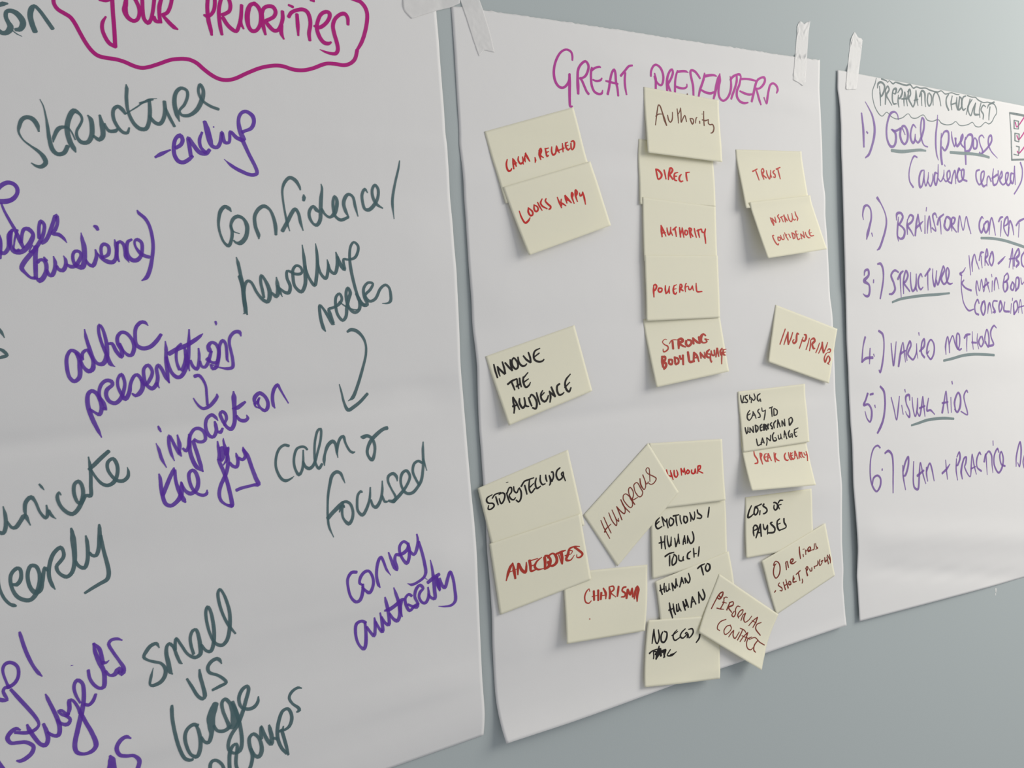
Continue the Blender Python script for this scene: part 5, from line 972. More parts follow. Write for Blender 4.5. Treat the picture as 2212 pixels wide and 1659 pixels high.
('n19','red','red lettering',"""1024,2104,44 71,395,38
1155,2554,33 165,91,56 -37,-466,39
1314,2377,60 117,548,38
1537,2205,51 -1,391,66 120,159,52 120,-231,46 -68,-326,39
1739,2422,43 54,177,38
2014,2107,57 14,542,40
2033,2158,42 137,261,48 61,-340,36 59,525,45
2483,2254,54 -119,185,58 102,135,47 117,-161,58 -100,-159,41
2743,2281,52 -13,247,59 172,68,53 86,-390,33 45,404,40
3196,2027,59 -53,595,47
3196,2027,47 175,18,60 -56,245,55 -137,86,42 340,262,39"""),
('n21','black','black lettering',"""560,800,34 -230,248,60 -30,303,66 114,198,56 283,-102,38
324,1223,51 205,-163,39
702,757,42 115,690,48
702,757,44 246,400,52 67,-168,37
1016,966,50 8,340,55 64,329,42
1198,976,44 -50,262,56 73,264,56 187,-124,62 30,-269,59 -196,-194,48
1429,834,57 393,-34,42
1611,911,57 7,323,63 52,355,43
1881,866,45 7,325,56 73,316,43
2147,959,64 -34,320,69 119,210,57 130,-163,65 -52,-292,57 -144,-49,36
2533,745,44 66,389,58 -31,302,39
2549,841,48 211,513,53 94,-269,52 -6,-334,39
3045,641,58 29,244,59 243,285,60 -70,157,55 -252,-72,42"""),
('n21','black','black lettering',"""3862,559,46 -65,406,67 -67,381,47"""),
('n21','black','black lettering',"""593,2142,43 39,478,62 0,403,44
863,2132,44 -30,489,56 51,486,49
472,2584,47 383,-26,37
1004,2162,37 32,460,55 94,385,56 107,-248,58 29,-450,38
1239,2668,50 15,278,44
1489,2450,44 69,661,56
1558,3088,52 154,-495,52 20,-390,45
1730,2319,44 58,617,50
2151,2412,46 -90,355,52 -27,298,45
2130,2408,50 71,628,44
2059,2861,37 146,-13,27
2338,2455,45 -11,564,52
2337,2502,42 198,592,59 192,-168,66 8,-381,58 -78,-328,43"""),
('n21','black','black lettering',"""833,3635,62 267,-135,55 327,-30,37
1138,3646,51 -9,362,63 -9,383,44
1402,3716,45 -111,336,58 12,323,51 229,-119,63 51,-400,55 -179,-254,43
1730,3756,44 11,374,51 204,104,47 91,-302,39
1992,4013,43 56,250,37
2522,3685,42 -192,139,65 -29,322,66 165,94,36
2715,3498,45 12,386,58 13,314,45
2768,3943,37 147,16,32
3097,3477,47 -30,355,60 -52,372,47"""),
('n22','black','black lettering',"""270,383,43 -11,393,66 53,403,47
174,807,49 329,-32,38
534,392,44 -66,340,56 -3,350,43
601,650,43 -9,396,54 146,-26,52 81,-460,38
775,888,44 59,180,33
999,600,49 1,628,49
1011,657,39 151,426,62 134,-683,45
1296,400,44 -13,393,55 52,227,40
1660,480,45 -92,355,59 -125,314,52
1660,480,48 71,537,42
1529,815,38 189,-6,27
1849,624,44 6,404,50
1869,633,40 163,483,56 138,-234,58 -33,-492,43"""),
('n22','black','black lettering',"""2767,321,59 233,-112,57 284,-14,39
3016,242,56 28,364,69 19,386,51
3373,312,47 -106,251,65 88,268,63 195,-133,80 25,-289,66 -146,-170,48"""),
('n22','black','black lettering',"""672,2026,49 25,657,72 78,662,48
582,2596,57 346,2,46
899,2222,43 13,574,66 70,373,46
1110,2383,50 -7,565,69 126,-37,60 5,-541,44
1246,2712,50 112,370,39
1526,2341,49 44,436,60 51,364,48
1526,2341,46 123,477,64 88,-58,59 -40,-486,49
1717,2284,53 122,737,54
2154,2302,54 -81,424,67 -67,381,54
2154,2302,52 187,718,46
2073,2726,48 169,-17,36
2594,2112,52 -43,911,59
2589,2161,40 227,737,63 149,-236,67 -89,-615,49"""),
('n23','black','black lettering',"""441,721,45 -16,553,57 -22,549,44
443,745,42 173,932,53 133,181,53 92,-448,57 -109,-615,43
1034,993,52 -81,283,64 52,439,63 169,89,62 144,-300,71 -11,-438,58 -194,-115,45
1980,907,31 -190,252,45 -42,289,56 143,280,50 301,-190,40
1658,1342,47 373,-308,35
2524,881,43 -232,275,51 -64,288,62 178,163,48 236,-272,46 -113,-109,40 145,-36,35 27,420,46
2741,949,37 253,-27,52 86,305,67 -251,395,42 -84,-327,43
3542,1417,67 -26,294,66 -190,326,44"""),
('n20','brick','red brown lettering',"""1475,1503,30 -30,-184,26 -174,200,44 -106,342,51 40,363,47 181,116,39 155,-156,28
1715,1514,77 -5,650,72
1589,1900,26 414,-54,26
1977,1482,77 -25,740,67
2158,1688,78 -53,488,73
2280,1388,54 140,382,87 -12,405,42
2170,1915,30 208,-15,30
2639,1392,57 45,415,89 -48,379,74
2621,1344,35 266,-10,49 32,232,57 -176,204,41 278,357,28
3211,1378,69 -46,359,80 -47,359,59
3671,1485,49 -174,23,58 -82,218,56 191,210,65 -42,224,58 -215,15,35
3765,1682,81 -86,632,81
3765,1682,75 152,390,81 122,-445,52 34,652,65
4314,1618,81 -101,403,93 -40,412,49
4354,1531,77 77,243,98 -80,453,93 4,420,49
1388,3459,34 45,16,25"""),
('n23','black','black lettering',"""274,2562,63 172,-171,44 318,-109,37
529,2447,49 35,333,50 -13,210,44
529,2447,40 162,17,44 -30,233,50
873,2055,45 -54,564,158 -105,412,62
926,2298,121 104,532,79
1295,2336,38 -68,326,76 51,289,43
1098,2506,108 240,-118,36 -140,602,38
1626,2394,38 -188,432,43 288,31,58 301,-255,34
1642,2800,48 203,-73,32"""),
('n24','maroon','maroon lettering',"""369,2784,44 58,-640,45 59,-537,51 83,-335,52 140,-183,46 53,269,65 -74,358,52 -252,36,38
495,1490,51 193,87,41
950,1562,37 65,-242,32 164,-59,24
919,1416,38 116,366,46 -51,587,44
942,1818,33 320,-138,24
715,2497,38 277,-106,38 241,-137,24
1455,1489,46 -16,679,57
1421,1540,41 227,-244,39 84,223,55 -229,384,52 336,212,38
2263,1312,24 -204,89,38 -45,313,46 111,315,46 -51,313,45 -173,-48,45 76,-386,37
2388,2183,29 160,-448,37 -14,-331,41 -151,164,41 -79,449,52 142,182,42
2656,2278,38 9,-512,37 120,-255,28
2785,1511,46 17,498,59 169,192,38 203,-337,34 106,-446,31
3311,2276,35 175,-575,40 206,-462,40
3700,1262,46 4,458,51 -68,502,37
3402,1761,29 353,-48,30
4086,1450,31 -249,348,41 23,383,50 481,265,40"""),
('n24','maroon','maroon lettering',"""1619,2869,30 -301,363,37 -135,409,42 33,297,41 209,23,25
2046,3074,29 -233,262,37 -106,443,44 136,229,33 226,-304,32 108,-446,39 -174,-155,34
2151,4022,34 105,-386,39 118,-319,39
2374,3317,45 61,416,51 184,121,40 180,-681,35
2824,3855,41 114,-556,49 40,-408,38
2763,2869,29 352,-43,37 262,183,29
3029,3856,39 167,-564,39 207,-465,38
3403,2827,45 -6,442,51 -33,372,37
3051,3333,29 593,-117,29
3782,2960,30 -227,314,39 -29,397,46 149,328,43 247,-26,32 149,-279,25
3656,3263,29 361,-403,33 402,121,37 414,0,36
4292,2899,40 -172,550,49 31,404,55 163,79,36"""),
('n14','black','black lettering',"""443,743,48 -179,440,71 -77,481,82 170,4,59 246,-219,44
669,1015,65 -44,385,70 114,177,57 158,-236,72 -24,-318,56 -204,-86,70 273,-113,47 229,-95,53
1056,1263,58 -22,365,51
1355,759,66 -93,117,65 276,309,62 22,216,72 -161,157,61 -114,7,45"""),
('n14','black','black lettering',"""2050,764,51 94,-12,56 186,190,67 -3,321,81 -141,136,61 -115,-179,63 24,-262,52
2353,946,54 138,424,48
2401,847,56 121,-195,60 236,11,39
2399,1034,40 236,-42,35"""),
('n14','black','black lettering',"""579,2594,57 -8,414,71 36,291,49
556,2642,61 115,-214,58 178,111,68 -4,208,66 -203,92,46
1077,2397,57 -194,618,78 -148,464,56
1077,2397,64 40,1026,65
927,3075,54 178,34,38
1280,2434,49 59,405,66 111,73,58 146,-342,47 -25,758,51
1943,2395,53 -139,55,68 307,479,75 -58,306,68 -366,10,60 -111,-47,38
2503,2202,46 -190,180,67 6,533,79 128,262,63 119,-57,42
2306,2647,40 234,-64,35
2807,2229,74 14,351,71 130,292,64 -30,155,50 -356,119,41"""),
('n15','maroon','maroon lettering',"""708,887,70 55,-163,49 134,-78,35 177,303,45 8,476,54 -157,476,58 -269,155,42 -98,-368,48 46,-378,56 166,-378,50 128,-52,32"""),
('n15','maroon','maroon lettering',"""1561,1186,48 -44,382,54 -22,328,40
1511,1326,42 145,-129,35 10,362,52 4,269,39
1891,1546,46 160,-61,64 72,-125,50 -155,-112,53 -90,229,62 138,220,53 277,-5,36
2744,633,50 -69,478,63 -26,573,48
2949,1014,26 140,71,26
2895,1446,48 -5,234,41
3143,1211,43 -47,410,43
3114,1368,39 166,-59,36 41,207,39 209,-146,68 -40,-206,42 -177,110,67 87,239,51 204,28,34
3628,1557,27 149,47,52 109,-455,38
3984,1188,35 -6,322,45 99,188,45 -183,-11,35"""),
('n15','maroon','maroon lettering',"""317,3132,47 115,-72,47
816,2620,42 -121,117,41 204,449,45 -45,203,44 -143,-137,30
1088,2734,38 20,756,51
1301,2655,38 30,854,57
1092,3094,46 270,23,41
1490,2974,42 -51,260,52 132,98,56 24,-250,40 -105,-108,30
1886,2732,42 -98,523,64 233,113,37
1867,2837,36 38,207,51 -136,48,46
2106,2775,45 349,-102,52
2282,2785,46 10,366,53 -14,348,40
2467,3459,33 5,242,50 -76,123,44
2934,2725,42 -42,388,54 25,377,65
2869,2797,43 124,-119,38 69,200,58 -129,145,51
3169,3015,39 13,220,43 121,58,52 47,-266,44
3531,3039,33 15,220,40
3527,3065,34 281,53,50 87,-356,37
4079,2774,45 -117,216,51 25,318,36 212,-148,42
4122,2985,34 180,38,39 -141,49,39
4461,2867,49 -15,409,65 179,-113,48
4637,2931,41 17,704,41
4687,2786,37 130,513,37
4863,2850,35 -6,537,50 -54,263,37"""),
('C','sage','grey green lettering',"""1389,118,40 46,-105,32
1389,118,46 -87,123,40 -21,117,44 30,170,45 121,134,50 143,47,36 195,-88,31 142,62,36 211,34,37 253,-41,37 251,-94,31 130,64,42 192,-7,37 304,-84,32 147,86,45 228,5,38 239,-48,40 124,58,52 232,16,39 243,-36,38 163,-59,33 145,58,44 173,-2,39 252,-45,39 184,-53,35 131,68,45 216,-8,40 250,-105,33 161,19,46 155,-59,47 127,-106,43 118,-89,50 -14,-94,66 -88,-72,60 -182,-17,57 -146,-3,46 -182,23,48 -249,-34,62 -105,-38,50 -177,7,54 -210,-13,42
1629,10,66 210,24,49 30,26,30 61,-42,31 152,45,64 92,-38,54 154,8,71 280,12,69 157,-29,67 126,56,60 127,-34,56 160,8,57 226,-20,52 162,23,60 328,9,57 167,-37,46 166,46,52 271,-47,45 204,13,47 138,-4,46"""),
('C','sage','grey green lettering',"""1553,154,45 29,164,71 -30,198,44
1478,197,50 30,-89,90 120,-33,85 120,54,91 -29,119,86 -109,89,78 -41,-62,63
1777,185,54 14,144,80 -50,149,61
1778,214,51 90,-88,72 60,60,77 -104,111,89 91,94,63 85,80,53
2051,234,32 122,4,73 30,-91,107 -107,24,73 -45,121,72 20,144,81 125,-10,43
2296,256,54 -33,150,82 10,80,47
2265,215,49 124,-92,73 61,61,89 -93,126,87 -62,5,61
2543,176,53 -35,165,72 -17,105,46
2543,176,66 62,127,75 23,131,48
2418,319,67 187,-23,73
2716,117,70 -64,182,87
2653,167,48 95,-61,74 30,94,71 -78,81,94 96,110,84 53,40,64 99,-97,70 53,-228,54
3001,121,57 30,146,86 34,124,48
2919,307,61 160,-36,62
3143,213,81 98,-120,85 112,27,105 15,134,77 12,134,48
3224,147,66 4,231,47
3499,123,64 -34,138,77 56,100,66 105,-69,71 2,-135,79 -96,-52,60
3705,331,48 5,-166,72 118,-101,63 129,79,68 79,176,50
4378,61,55 -104,86,72 -2,122,91 90,107,90
4530,79,56 -55,142,79 25,136,61
4734,92,59 -21,140,112 45,104,83
4508,249,64 188,-46,58
4856,66,78 -40,142,88 -23,126,78 142,-74,73 5,-155,83 -84,-39,61
5135,27,53 -124,41,73 -74,130,91 64,119,86 124,-41,47
5325,72,65 -94,164,75 -103,163,46
5413,73,50 -200,180,90 106,155,60 140,-160,71 111,-118,43
5570,130,60 -66,224,105 231,-3,67
5820,109,58 -78,148,61 0,157,53
6033,170,54 -107,-23,62 -112,104,74 102,86,87 -34,97,62
6104,196,44 77,-78,73 261,-77,81
6234,153,62 -43,130,73 -37,146,52"""),
('C','violet','violet lettering',"""791,713,70 17,127,96 18,183,113 13,304,86
972,492,35 115,112,61 112,134,89 56,168,115 -19,188,119 -88,192,104 -126,164,102 -137,72,59
948,1043,71 43,25,71"""),
('C','violet','violet lettering',"""2208,725,47 -27,-93,63 -99,-43,76 -162,42,102 -123,133,90 -82,195,97 21,172,100 119,115,107 138,-9,99 80,-100,123 -10,-145,119 -117,-57,96
1900,931,53 167,17,91 225,-68,93
2291,887,105 -43,121,120 57,113,115 123,50,85 113,-96,112 11,-148,123 -99,-96,99 -112,23,100 55,70,55 55,69,46
2912,827,49 -107,-51,76 -108,126,87 -28,135,114 92,89,104 81,-57,103 24,-120,46
2859,1053,65 110,52,86 133,-98,114 132,-189,99 18,-166,107 -58,-40,73 -62,94,82 -35,182,86 35,161,77 93,91,57 146,20,55"""),
('C','violet','violet lettering',"""3857,508,38 -53,178,85 -70,201,95 -23,197,98 33,194,79 67,109,39"""),
('C','violet','violet lettering',"""3970,855,48 -35,199,98 -8,228,129 39,179,120
3960,947,65 148,-132,84 153,-11,108 21,120,109 -62,157,116 -122,99,89 -115,-53,91
4414,792,51 19,152,92 93,131,71 82,-174,66
4556,905,82 74,156,104 143,-79,118 133,-117,108 6,-62,65 -95,84,87 5,122,90 153,67,68
5028,856,59 -47,127,113 23,231,114 8,185,93
5024,903,71 150,-104,88 158,5,132 -15,157,117 -133,148,117 -142,25,78
5375,910,105 6,140,100 125,-9,92 46,-128,107 -99,-71,67 -78,68,59
5886,812,53 -104,-48,66 -132,64,80 40,138,74 100,119,97 -75,68,95 -71,-27,117
5715,1153,90 297,-145,94 216,-157,105 -8,-110,104 -113,39,94 -33,145,98 118,134,67 288,125,35"""),
('C','violet','violet lettering',"""2926,1389,66 -127,-14,81 -135,133,59 -93,197,64 21,160,74 135,103,86
3200,1610,32 -131,37,93 -90,139,102 21,161,121 82,-19,74 91,-153,92 26,-150,57
3173,1775,76 72,138,69 107,-147,73 24,-121,38
3332,1826,70 108,84,76 107,-125,74 8,-120,39
3770,1653,53 -115,-9,106 -43,153,108 61,79,95 93,-163,86 33,-242,49
3781,1743,59 96,55,58 141,-114,81 25,-122,39
4067,1462,46 31,29,46
4015,1730,60 97,55,70 176,-100,81 -9,-121,79 -105,51,86 24,151,76 149,45,83
4348,1804,86 60,-141,73 110,-113,87 17,259,51
4559,1701,56 134,-207,91 67,42,63
4728,1492,80 -112,129,90 60,135,89 195,-72,88 46,-172,93 -105,21,87 24,153,85 206,43,88"""),
('C','violet','violet lettering',"""5626,1471,75 -146,40,84 -10,156,94 136,103,78 189,-136,84 45,-143,72 -129,38,85 -28,158,107 102,105,108 147,-39,55
5948,1783,53 28,-158,81 76,-52,64 103,105,91
6283,1410,53 -47,153,87 26,173,109 149,-24,81 100,-116,67
6196,1613,86 264,-94,101
6503,1437,77 8,159,62 159,-153,79 12,96,92 -117,86,111 144,88,75 193,-90,74 87,-166,101 -115,23,81 -10,161,111 108,74,87 159,-104,86
7255,1459,54 -134,7,106 -30,163,112 113,26,93 100,-361,55
7304,1294,57 13,387,57
7598,1204,102 88,149,81 -53,215,84 -205,189,74 -179,122,70"""),
('C','sagelight','grey green underline',"""1899,1323,123 400,-5,135 378,-39,123 384,-39,112 226,0,76
4333,1203,116 463,-15,123 526,-18,119 464,2,122 307,20,104"""),
('C','sage','grey green outlined list box',"""7160,206,90 363,-5,104
7523,201,105 466,4,99
7171,221,57 19,370,68
7190,591,67 -14,324,79
7176,915,79 0,266,90
7177,1173,81 719,-53,82
7378,342,49 211,0,49
7589,342,79 -23,165,68
7566,507,41 -213,7,48
7353,514,79 25,-172,79
7379,609,49 212,1,49
7591,610,78 -37,166,67
7554,776,43 -192,-11,50
7362,765,79 17,-156,79
7410,875,49 154,6,50
7564,881,77 -54,182,67
7510,1063,42 -231,-10,49"""),
('C','pink','pink tick marks',"""7431,379,79 63,92,56 395,-234,66 143,-85,66
7470,652,74 89,75,59 443,-277,68
7458,977,69 74,44,60 432,-241,66"""),
('C','violet','violet lettering',"""738,2654,43 -23,-91,68 67,-144,105 119,-33,82 114,66,78 19,156,87 -66,144,108 -82,145,141 -52,108,58
1034,2885,60 34,63,43
1281,2227,121 157,122,59 141,166,62 36,143,90 -53,160,103 -135,206,106 -118,132,105 -95,38,46"""),
('C','violet','violet lettering',"""2097,2553,45 -40,162,100 -25,175,92 38,115,46
2016,2615,54 22,-118,114 157,-20,101 73,70,109 -116,121,101 -63,24,80
2089,2692,69 153,46,83 90,70,111 -54,118,118 -127,33,87 -105,-40,58
2454,2584,46 -22,118,102 7,168,56
2453,2598,55 116,-99,84 125,32,112 -68,91,100 -163,79,101 122,98,85 106,93,51
2889,2471,64 -74,173,111 -60,239,93
2889,2471,76 54,184,85 74,138,56
2795,2734,98 180,-81,99 116,-56,43
3179,2482,48 -18,344,67
3253,2323,47 -21,75,47
3259,2822,48 25,-179,94 74,-160,50 40,156,88 25,163,49
3686,2508,55 -78,-80,91 -102,42,96 57,163,68 60,133,57 -163,-55,74
3695,2643,110 73,-123,105 206,-91,79
3803,2503,79 25,151,79 19,165,40
4034,2555,106 -39,108,127 131,71,89 124,-95,122 6,-122,123 -150,-40,92 -89,94,96
4313,2744,51 -11,-137,110 41,-124,73 119,11,109 -56,94,92 -104,34,108 216,138,60
4587,2758,61 25,-162,100 60,-164,60 142,280,52 154,-276,58 96,175,81 98,159,51"""),
('C','violet','violet lettering',"""5750,2445,41 -71,-28,92 -114,114,101 -6,125,105 87,76,95 113,-114,93
5892,2503,84 -131,83,106 84,139,93 132,-99,113 -12,-126,97 -128,5,59
6008,2759,54 27,-182,95 99,-162,75 86,124,86 83,227,54
6464,2482,92 97,-83,104 113,-20,68
6595,2461,55 -26,161,77 -32,161,44
6722,2569,53 192,-71,99 -13,-128,93 -136,69,102 -45,178,88 184,139,55 64,-179,76
6903,2772,55 108,-326,88 111,93,98 69,192,56
7314,2532,87 159,-95,107 355,-86,72
7471,2478,68 -50,294,46"""),
('C','sagelight','grey green underline',"""5623,2842,99 510,-7,114 558,23,117 569,57,121 434,53,124 345,57,127"""),
('C','violet','violet lettering',"""691,3667,50 30,-85,94 116,-16,96 13,99,106 -158,101,145 175,69,83 28,99,96 -46,100,106 -103,8,86 -101,-42,33
1043,3741,61 -5,57,61
1200,3453,72 121,-9,108 84,99,97 12,172,80 -45,172,89 -79,202,70"""),
('C','violet','violet lettering',"""2013,3591,72 -153,-34,89 -140,96,99 108,144,95 46,115,109 -109,81,98 -122,8,67
1981,3722,107 125,-118,108 94,-38,69
2074,3619,83 16,189,64 29,248,37
2214,3990,46 0,-256,92 96,-177,87 76,87,102 -94,118,97 -78,16,83 252,166,69
2498,3584,47 -1,176,74 79,176,87 128,-75,111 25,-251,56
2704,3861,69 64,81,52
2975,3666,51 -63,-59,81 -98,105,93 18,133,91 80,59,81 97,-46,53
3088,3649,80 219,-145,102
3204,3573,67 -2,164,67 18,179,38
3422,3502,49 -8,188,77 84,149,105 86,-302,58
3563,3718,73 67,90,90 116,-168,112 130,-199,73 44,75,97 -142,169,108 102,105,89 134,-47,98 105,-184,100 -60,-91,64 -75,93,100 47,182,93 119,44,85 119,-17,46"""),
('C','sagelight','grey green underline',"""1762,4152,83 310,-59,107 503,-46,113 547,-33,114 493,-18,108 520,-29,84"""),
('C','violet','violet lettering',"""4852,3454,42 -112,80,70 -142,48,114 85,30,60
4666,3612,51 -19,154,61 38,216,60 87,185,65 206,140,79 231,-24,60
4768,3703,69 -86,63,89 158,91,80 265,52,89
5041,3209,52 13,179,74 15,211,52
5162,3527,53 2,-172,102 129,-175,67 72,140,72 106,155,51
5493,3301,79 109,-160,113 128,-11,60
5613,3204,53 -16,127,75 21,118,43
5751,3399,53 42,-183,94 89,-161,72 25,127,104 -120,82,97 130,124,69
6076,3146,90 -110,146,98 97,101,80 108,-122,97 -37,-158,108 -95,34,59
6385,3347,101 198,-84,103 160,-76,41
6904,3418,53 100,-180,96 116,-222,56 -28,431,46
6927,3239,61 291,-22,75
7158,3381,102 44,-196,95 208,-168,94 30,113,129 -166,102,125 126,79,126 -147,85,104
7699,3075,84 -146,102,99 0,164,102 110,55,64
6044,3569,54 15,55,43
5373,4009,41 -56,-156,84 33,-141,61 129,202,48 87,-236,53 112,250,47 87,-268,72 91,125,81 95,149,40
5658,3834,93 252,-97,78
6061,3925,44 14,-222,65
6171,3893,55 15,-175,97 76,-81,75 131,230,42
6657,3600,77 -59,209,100 78,112,69 130,-82,132 -39,-128,94 -114,17,67 191,-82,102 -30,-105,84 -157,59,62
7034,3724,85 -75,114,111 116,47,82 55,-114,101 -96,-63,65
7191,3901,72 152,-83,120 21,-179,123 -116,-15,75 -41,130,80 22,146,91
7462,3621,57 56,130,77 117,-50,42"""),
('C','violet','violet lettering',"""5463,4165,67 -72,-78,79 -126,126,83 31,141,86 141,40,88
5625,4133,104 -75,142,106 103,127,80 97,-127,97 -52,-158,90 -91,48,67
5855,4371,43 43,-159,95 56,-64,76 103,223,42
6323,4115,67 -185,1,73 -38,95,86 107,128,121 -111,0,60
6454,4114,97 -57,113,99 34,112,68 116,-112,100 -74,-121,94
6680,4130,67 -41,177,98 265,25,90
7060,4047,57 -10,57,45
7004,4161,56 -44,211,45
7132,4389,114 -13,-228,78 135,-49,86 57,146,101 -179,131,85
7347,4357,45 101,-279,49 93,295,46
7351,4242,56 282,-33,57"""),
('C','violet','violet lettering',"""693,4790,92 -97,178,59 -82,284,75
514,5252,68 153,-68,105 263,-9,115
854,5000,52 -36,144,77 -29,145,43
970,5110,51 23,44,42
1210,4681,91 147,66,97 40,131,71 -34,203,70 -97,231,95 -92,143,87 -40,-45,56"""),
('C','violet','violet lettering',"""1674,4919,54 4,183,63 24,242,74 66,-138,80 109,-314,45
1899,5363,90 69,-153,115 170,-300,44 32,200,73 18,178,37
2013,5122,99 211,-55,66
2255,5260,46 -5,-163,81 172,-205,93 37,75,91 -151,161,92 82,76,84 119,39,84 150,-139,72 32,-164,47
2670,5075,56 27,150,37
2802,4732,66 13,53,47
2789,5092,81 209,-102,112 19,-135,89 -106,73,82 -47,195,94 113,92,100
3194,5084,38 -108,58,103 60,-165,90 146,-104,76 118,93,86 -28,166,92 -150,119,84 -134,-79,71"""),
('C','violet','violet lettering',"""3890,5172,50 12,-168,98 111,-183,60 46,154,80 -13,169,60
4059,4975,62 176,-167,65 95,171,76 102,102,60 92,-130,80 4,-156,89 -83,-31,79 -45,92,101 -7,155,100 89,79,94 108,-22,68
4745,4860,101 95,-61,107 177,-14,80
4873,4815,72 -43,171,62 -15,141,41
5121,4731,42 -17,196,63 6,166,42
5064,4950,86 211,11,80
5356,4773,42 -40,157,63 43,159,42
5492,4837,86 -107,110,95 90,96,73 125,-93,94 -53,-120,93
5666,4982,53 24,-142,83 106,-143,74 76,145,97 -54,207,103 -97,-66,78 -10,-48,53
6252,4669,49 -118,-49,86 -158,111,103 3,128,75 85,145,103 -189,29,96"""),
('C','sagelight','grey green underline',"""3771,5292,98 410,-37,112 419,-46,118 493,-18,119 498,13,114 471,22,101"""),
('C','violet','violet lettering',"""689,5830,101 -78,112,83 -80,97,108 161,-8,83 110,91,91 3,130,104 -72,105,77 -109,-69,55 -60,-132,41
776,5854,81 118,-10,93
941,6056,59 20,51,42
1164,5715,87 136,92,106 39,147,98 -12,160,98 -83,216,105 -126,140,116 -137,110,89"""),
('C','violet','violet lettering',"""1584,5934,52 91,209,61 83,225,56 85,-203,82 71,-241,46
1989,6097,45 45,179,45
2131,5805,62 23,53,44
2324,6020,55 -25,-105,101 -127,25,107 6,134,62 112,154,72 -12,111,91 -104,-57,47 -41,-61,34
2423,5964,46 16,195,64 77,176,65 95,-139,94 34,-209,57
2591,6240,57 102,95,75 98,-177,94 71,-200,38 26,204,76 29,190,47
2708,6185,93 230,-36,73
3097,6004,58 -87,239,94 147,-2,88 172,91,45"""),
('C','violet','violet lettering',"""3647,6315,116 104,-210,88 100,-212,48 32,247,79 31,194,49
3666,6124,91 253,-13,79
4052,6023,50 -8,301,50
4109,5708,67 24,55,58
4241,6310,70 -33,-188,110 169,-180,90 96,97,100 -34,185,119 -132,104,96 -113,-67,63
4811,5957,54 -50,-49,76 -129,105,82 38,158,70 73,144,80 8,87,60 -287,-83,56"""),
('C','sagelight','grey green underline',"""2334,6499,77 308,-31,104 329,-38,116 396,-12,116 367,6,116 403,29,91"""),
('C','violet','violet lettering',"""1052,6858,68 -101,-49,73 -154,49,72 -112,167,61 -40,213,70 17,203,76 85,151,85 109,67,76 150,-92,95 30,-129,84 -115,-73,79 -152,40,88 -55,112,61
1108,7254,62 -1,29,62
1228,6970,82 139,-36,105 134,81,93 36,193,81 -16,264,73 -38,263,54"""),
('C','violet','violet lettering',"""1924,7240,55 3,201,82 59,272,45
1933,7352,73 104,-171,98 115,-90,88 -8,156,102 -122,185,105 -79,10,66
2369,7194,56 -29,215,66 0,271,88 153,56,103 78,-221,95 68,-281,57 85,201,72 104,220,45
2495,7480,110 281,-87,88
2893,7340,77 -9,136,86 31,139,47
2888,7416,82 140,-143,79 91,128,82 68,226,47"""),
('C','violet','violet lettering',"""3712,7247,49 22,194,69 29,196,49
3543,7505,102 209,-78,106 141,-84,52"""),
('C','violet','violet lettering',"""4189,7253,61 -30,216,81 38,214,50
4208,7223,65 109,-94,79 28,118,112 -111,134,101 -70,11,63
4413,7675,70 -34,-160,123 139,-241,97 106,-25,89 -23,108,103 -59,91,76 225,204,55 76,-232,94 49,-218,46 75,226,80 89,196,50
4820,7497,79 216,-33,57
5301,7242,51 -69,-52,91 -133,135,94 7,159,75 189,93,92
5437,7394,116 81,-155,73 25,194,64 15,234,43
5499,7270,78 168,-78,87 123,96,101 9,161,75 26,195,43
5874,6987,54 5,97,54
6145,7244,68 -70,-84,92 -156,136,97 -12,192,92 188,175,89 179,-102,116 69,-175,99 -85,-151,78 -79,76,99 63,183,83 184,52,86"""),
('C','violet','violet lettering',"""6958,7589,57 35,-229,102 191,-277,94 47,193,115 -100,324,77 -90,-88,48
7381,7384,69 -67,129,93 36,135,56"""),
]

def decode(txt):
    rows = []
    for line in txt.split('\n'):
        px = pz = 0; r = []
        for tok in line.split():
            a, h, c = map(int, tok.split(',')); px += a; pz += c
            r.append((px * 1e-4, -h * 5e-5, pz * 1e-4))
        rows.append(r)
    return np.array(rows)

def note_grid(c, htxt, M=9):
    h = np.array([int(x) for x in htxt.split()], float).reshape(M, M) * 5e-5
    g = np.linspace(0, 1, M); U, V = np.meshgrid(g, g)
    W = [(1-U)*(1-V), U*(1-V), U*V, (1-U)*V]
    X = sum(w_*c[i][0] for i, w_ in enumerate(W)); Z = sum(w_*c[i][1] for i, w_ in enumerate(W))
    return np.stack([X, -h, Z], -1)

# ------------------------------------------------------------------ materials
def principled(name, col, rough=0.8, spec=0.3):
    mt = bpy.data.materials.new(name); mt.use_nodes = True
    b = mt.node_tree.nodes['Principled BSDF']
    b.inputs['Base Color'].default_value = (*col, 1); b.inputs['Roughness'].default_value = rough
    b.inputs['Specular IOR Level'].default_value = spec
    return mt, mt.node_tree, b

def noise_tint(nt, b, col, amount, scale, detail=4):
    tc = nt.nodes.new('ShaderNodeTexCoord'); n = nt.nodes.new('ShaderNodeTexNoise')
    n.inputs['Scale'].default_value = scale; n.inputs['Detail'].default_value = detail
    nt.links.new(tc.outputs['Object'], n.inputs['Vector'])
    r = nt.nodes.new('ShaderNodeMix'); r.data_type = 'RGBA'
    r.inputs[6].default_value = (*[c*(1-amount) for c in col], 1)
    r.inputs[7].default_value = (*[min(1, c*(1+amount)) for c in col], 1)
    nt.links.new(n.outputs['Fac'], r.inputs[0])
    nt.links.new(r.outputs[2], b.inputs['Base Color'])
    return tc, n, r

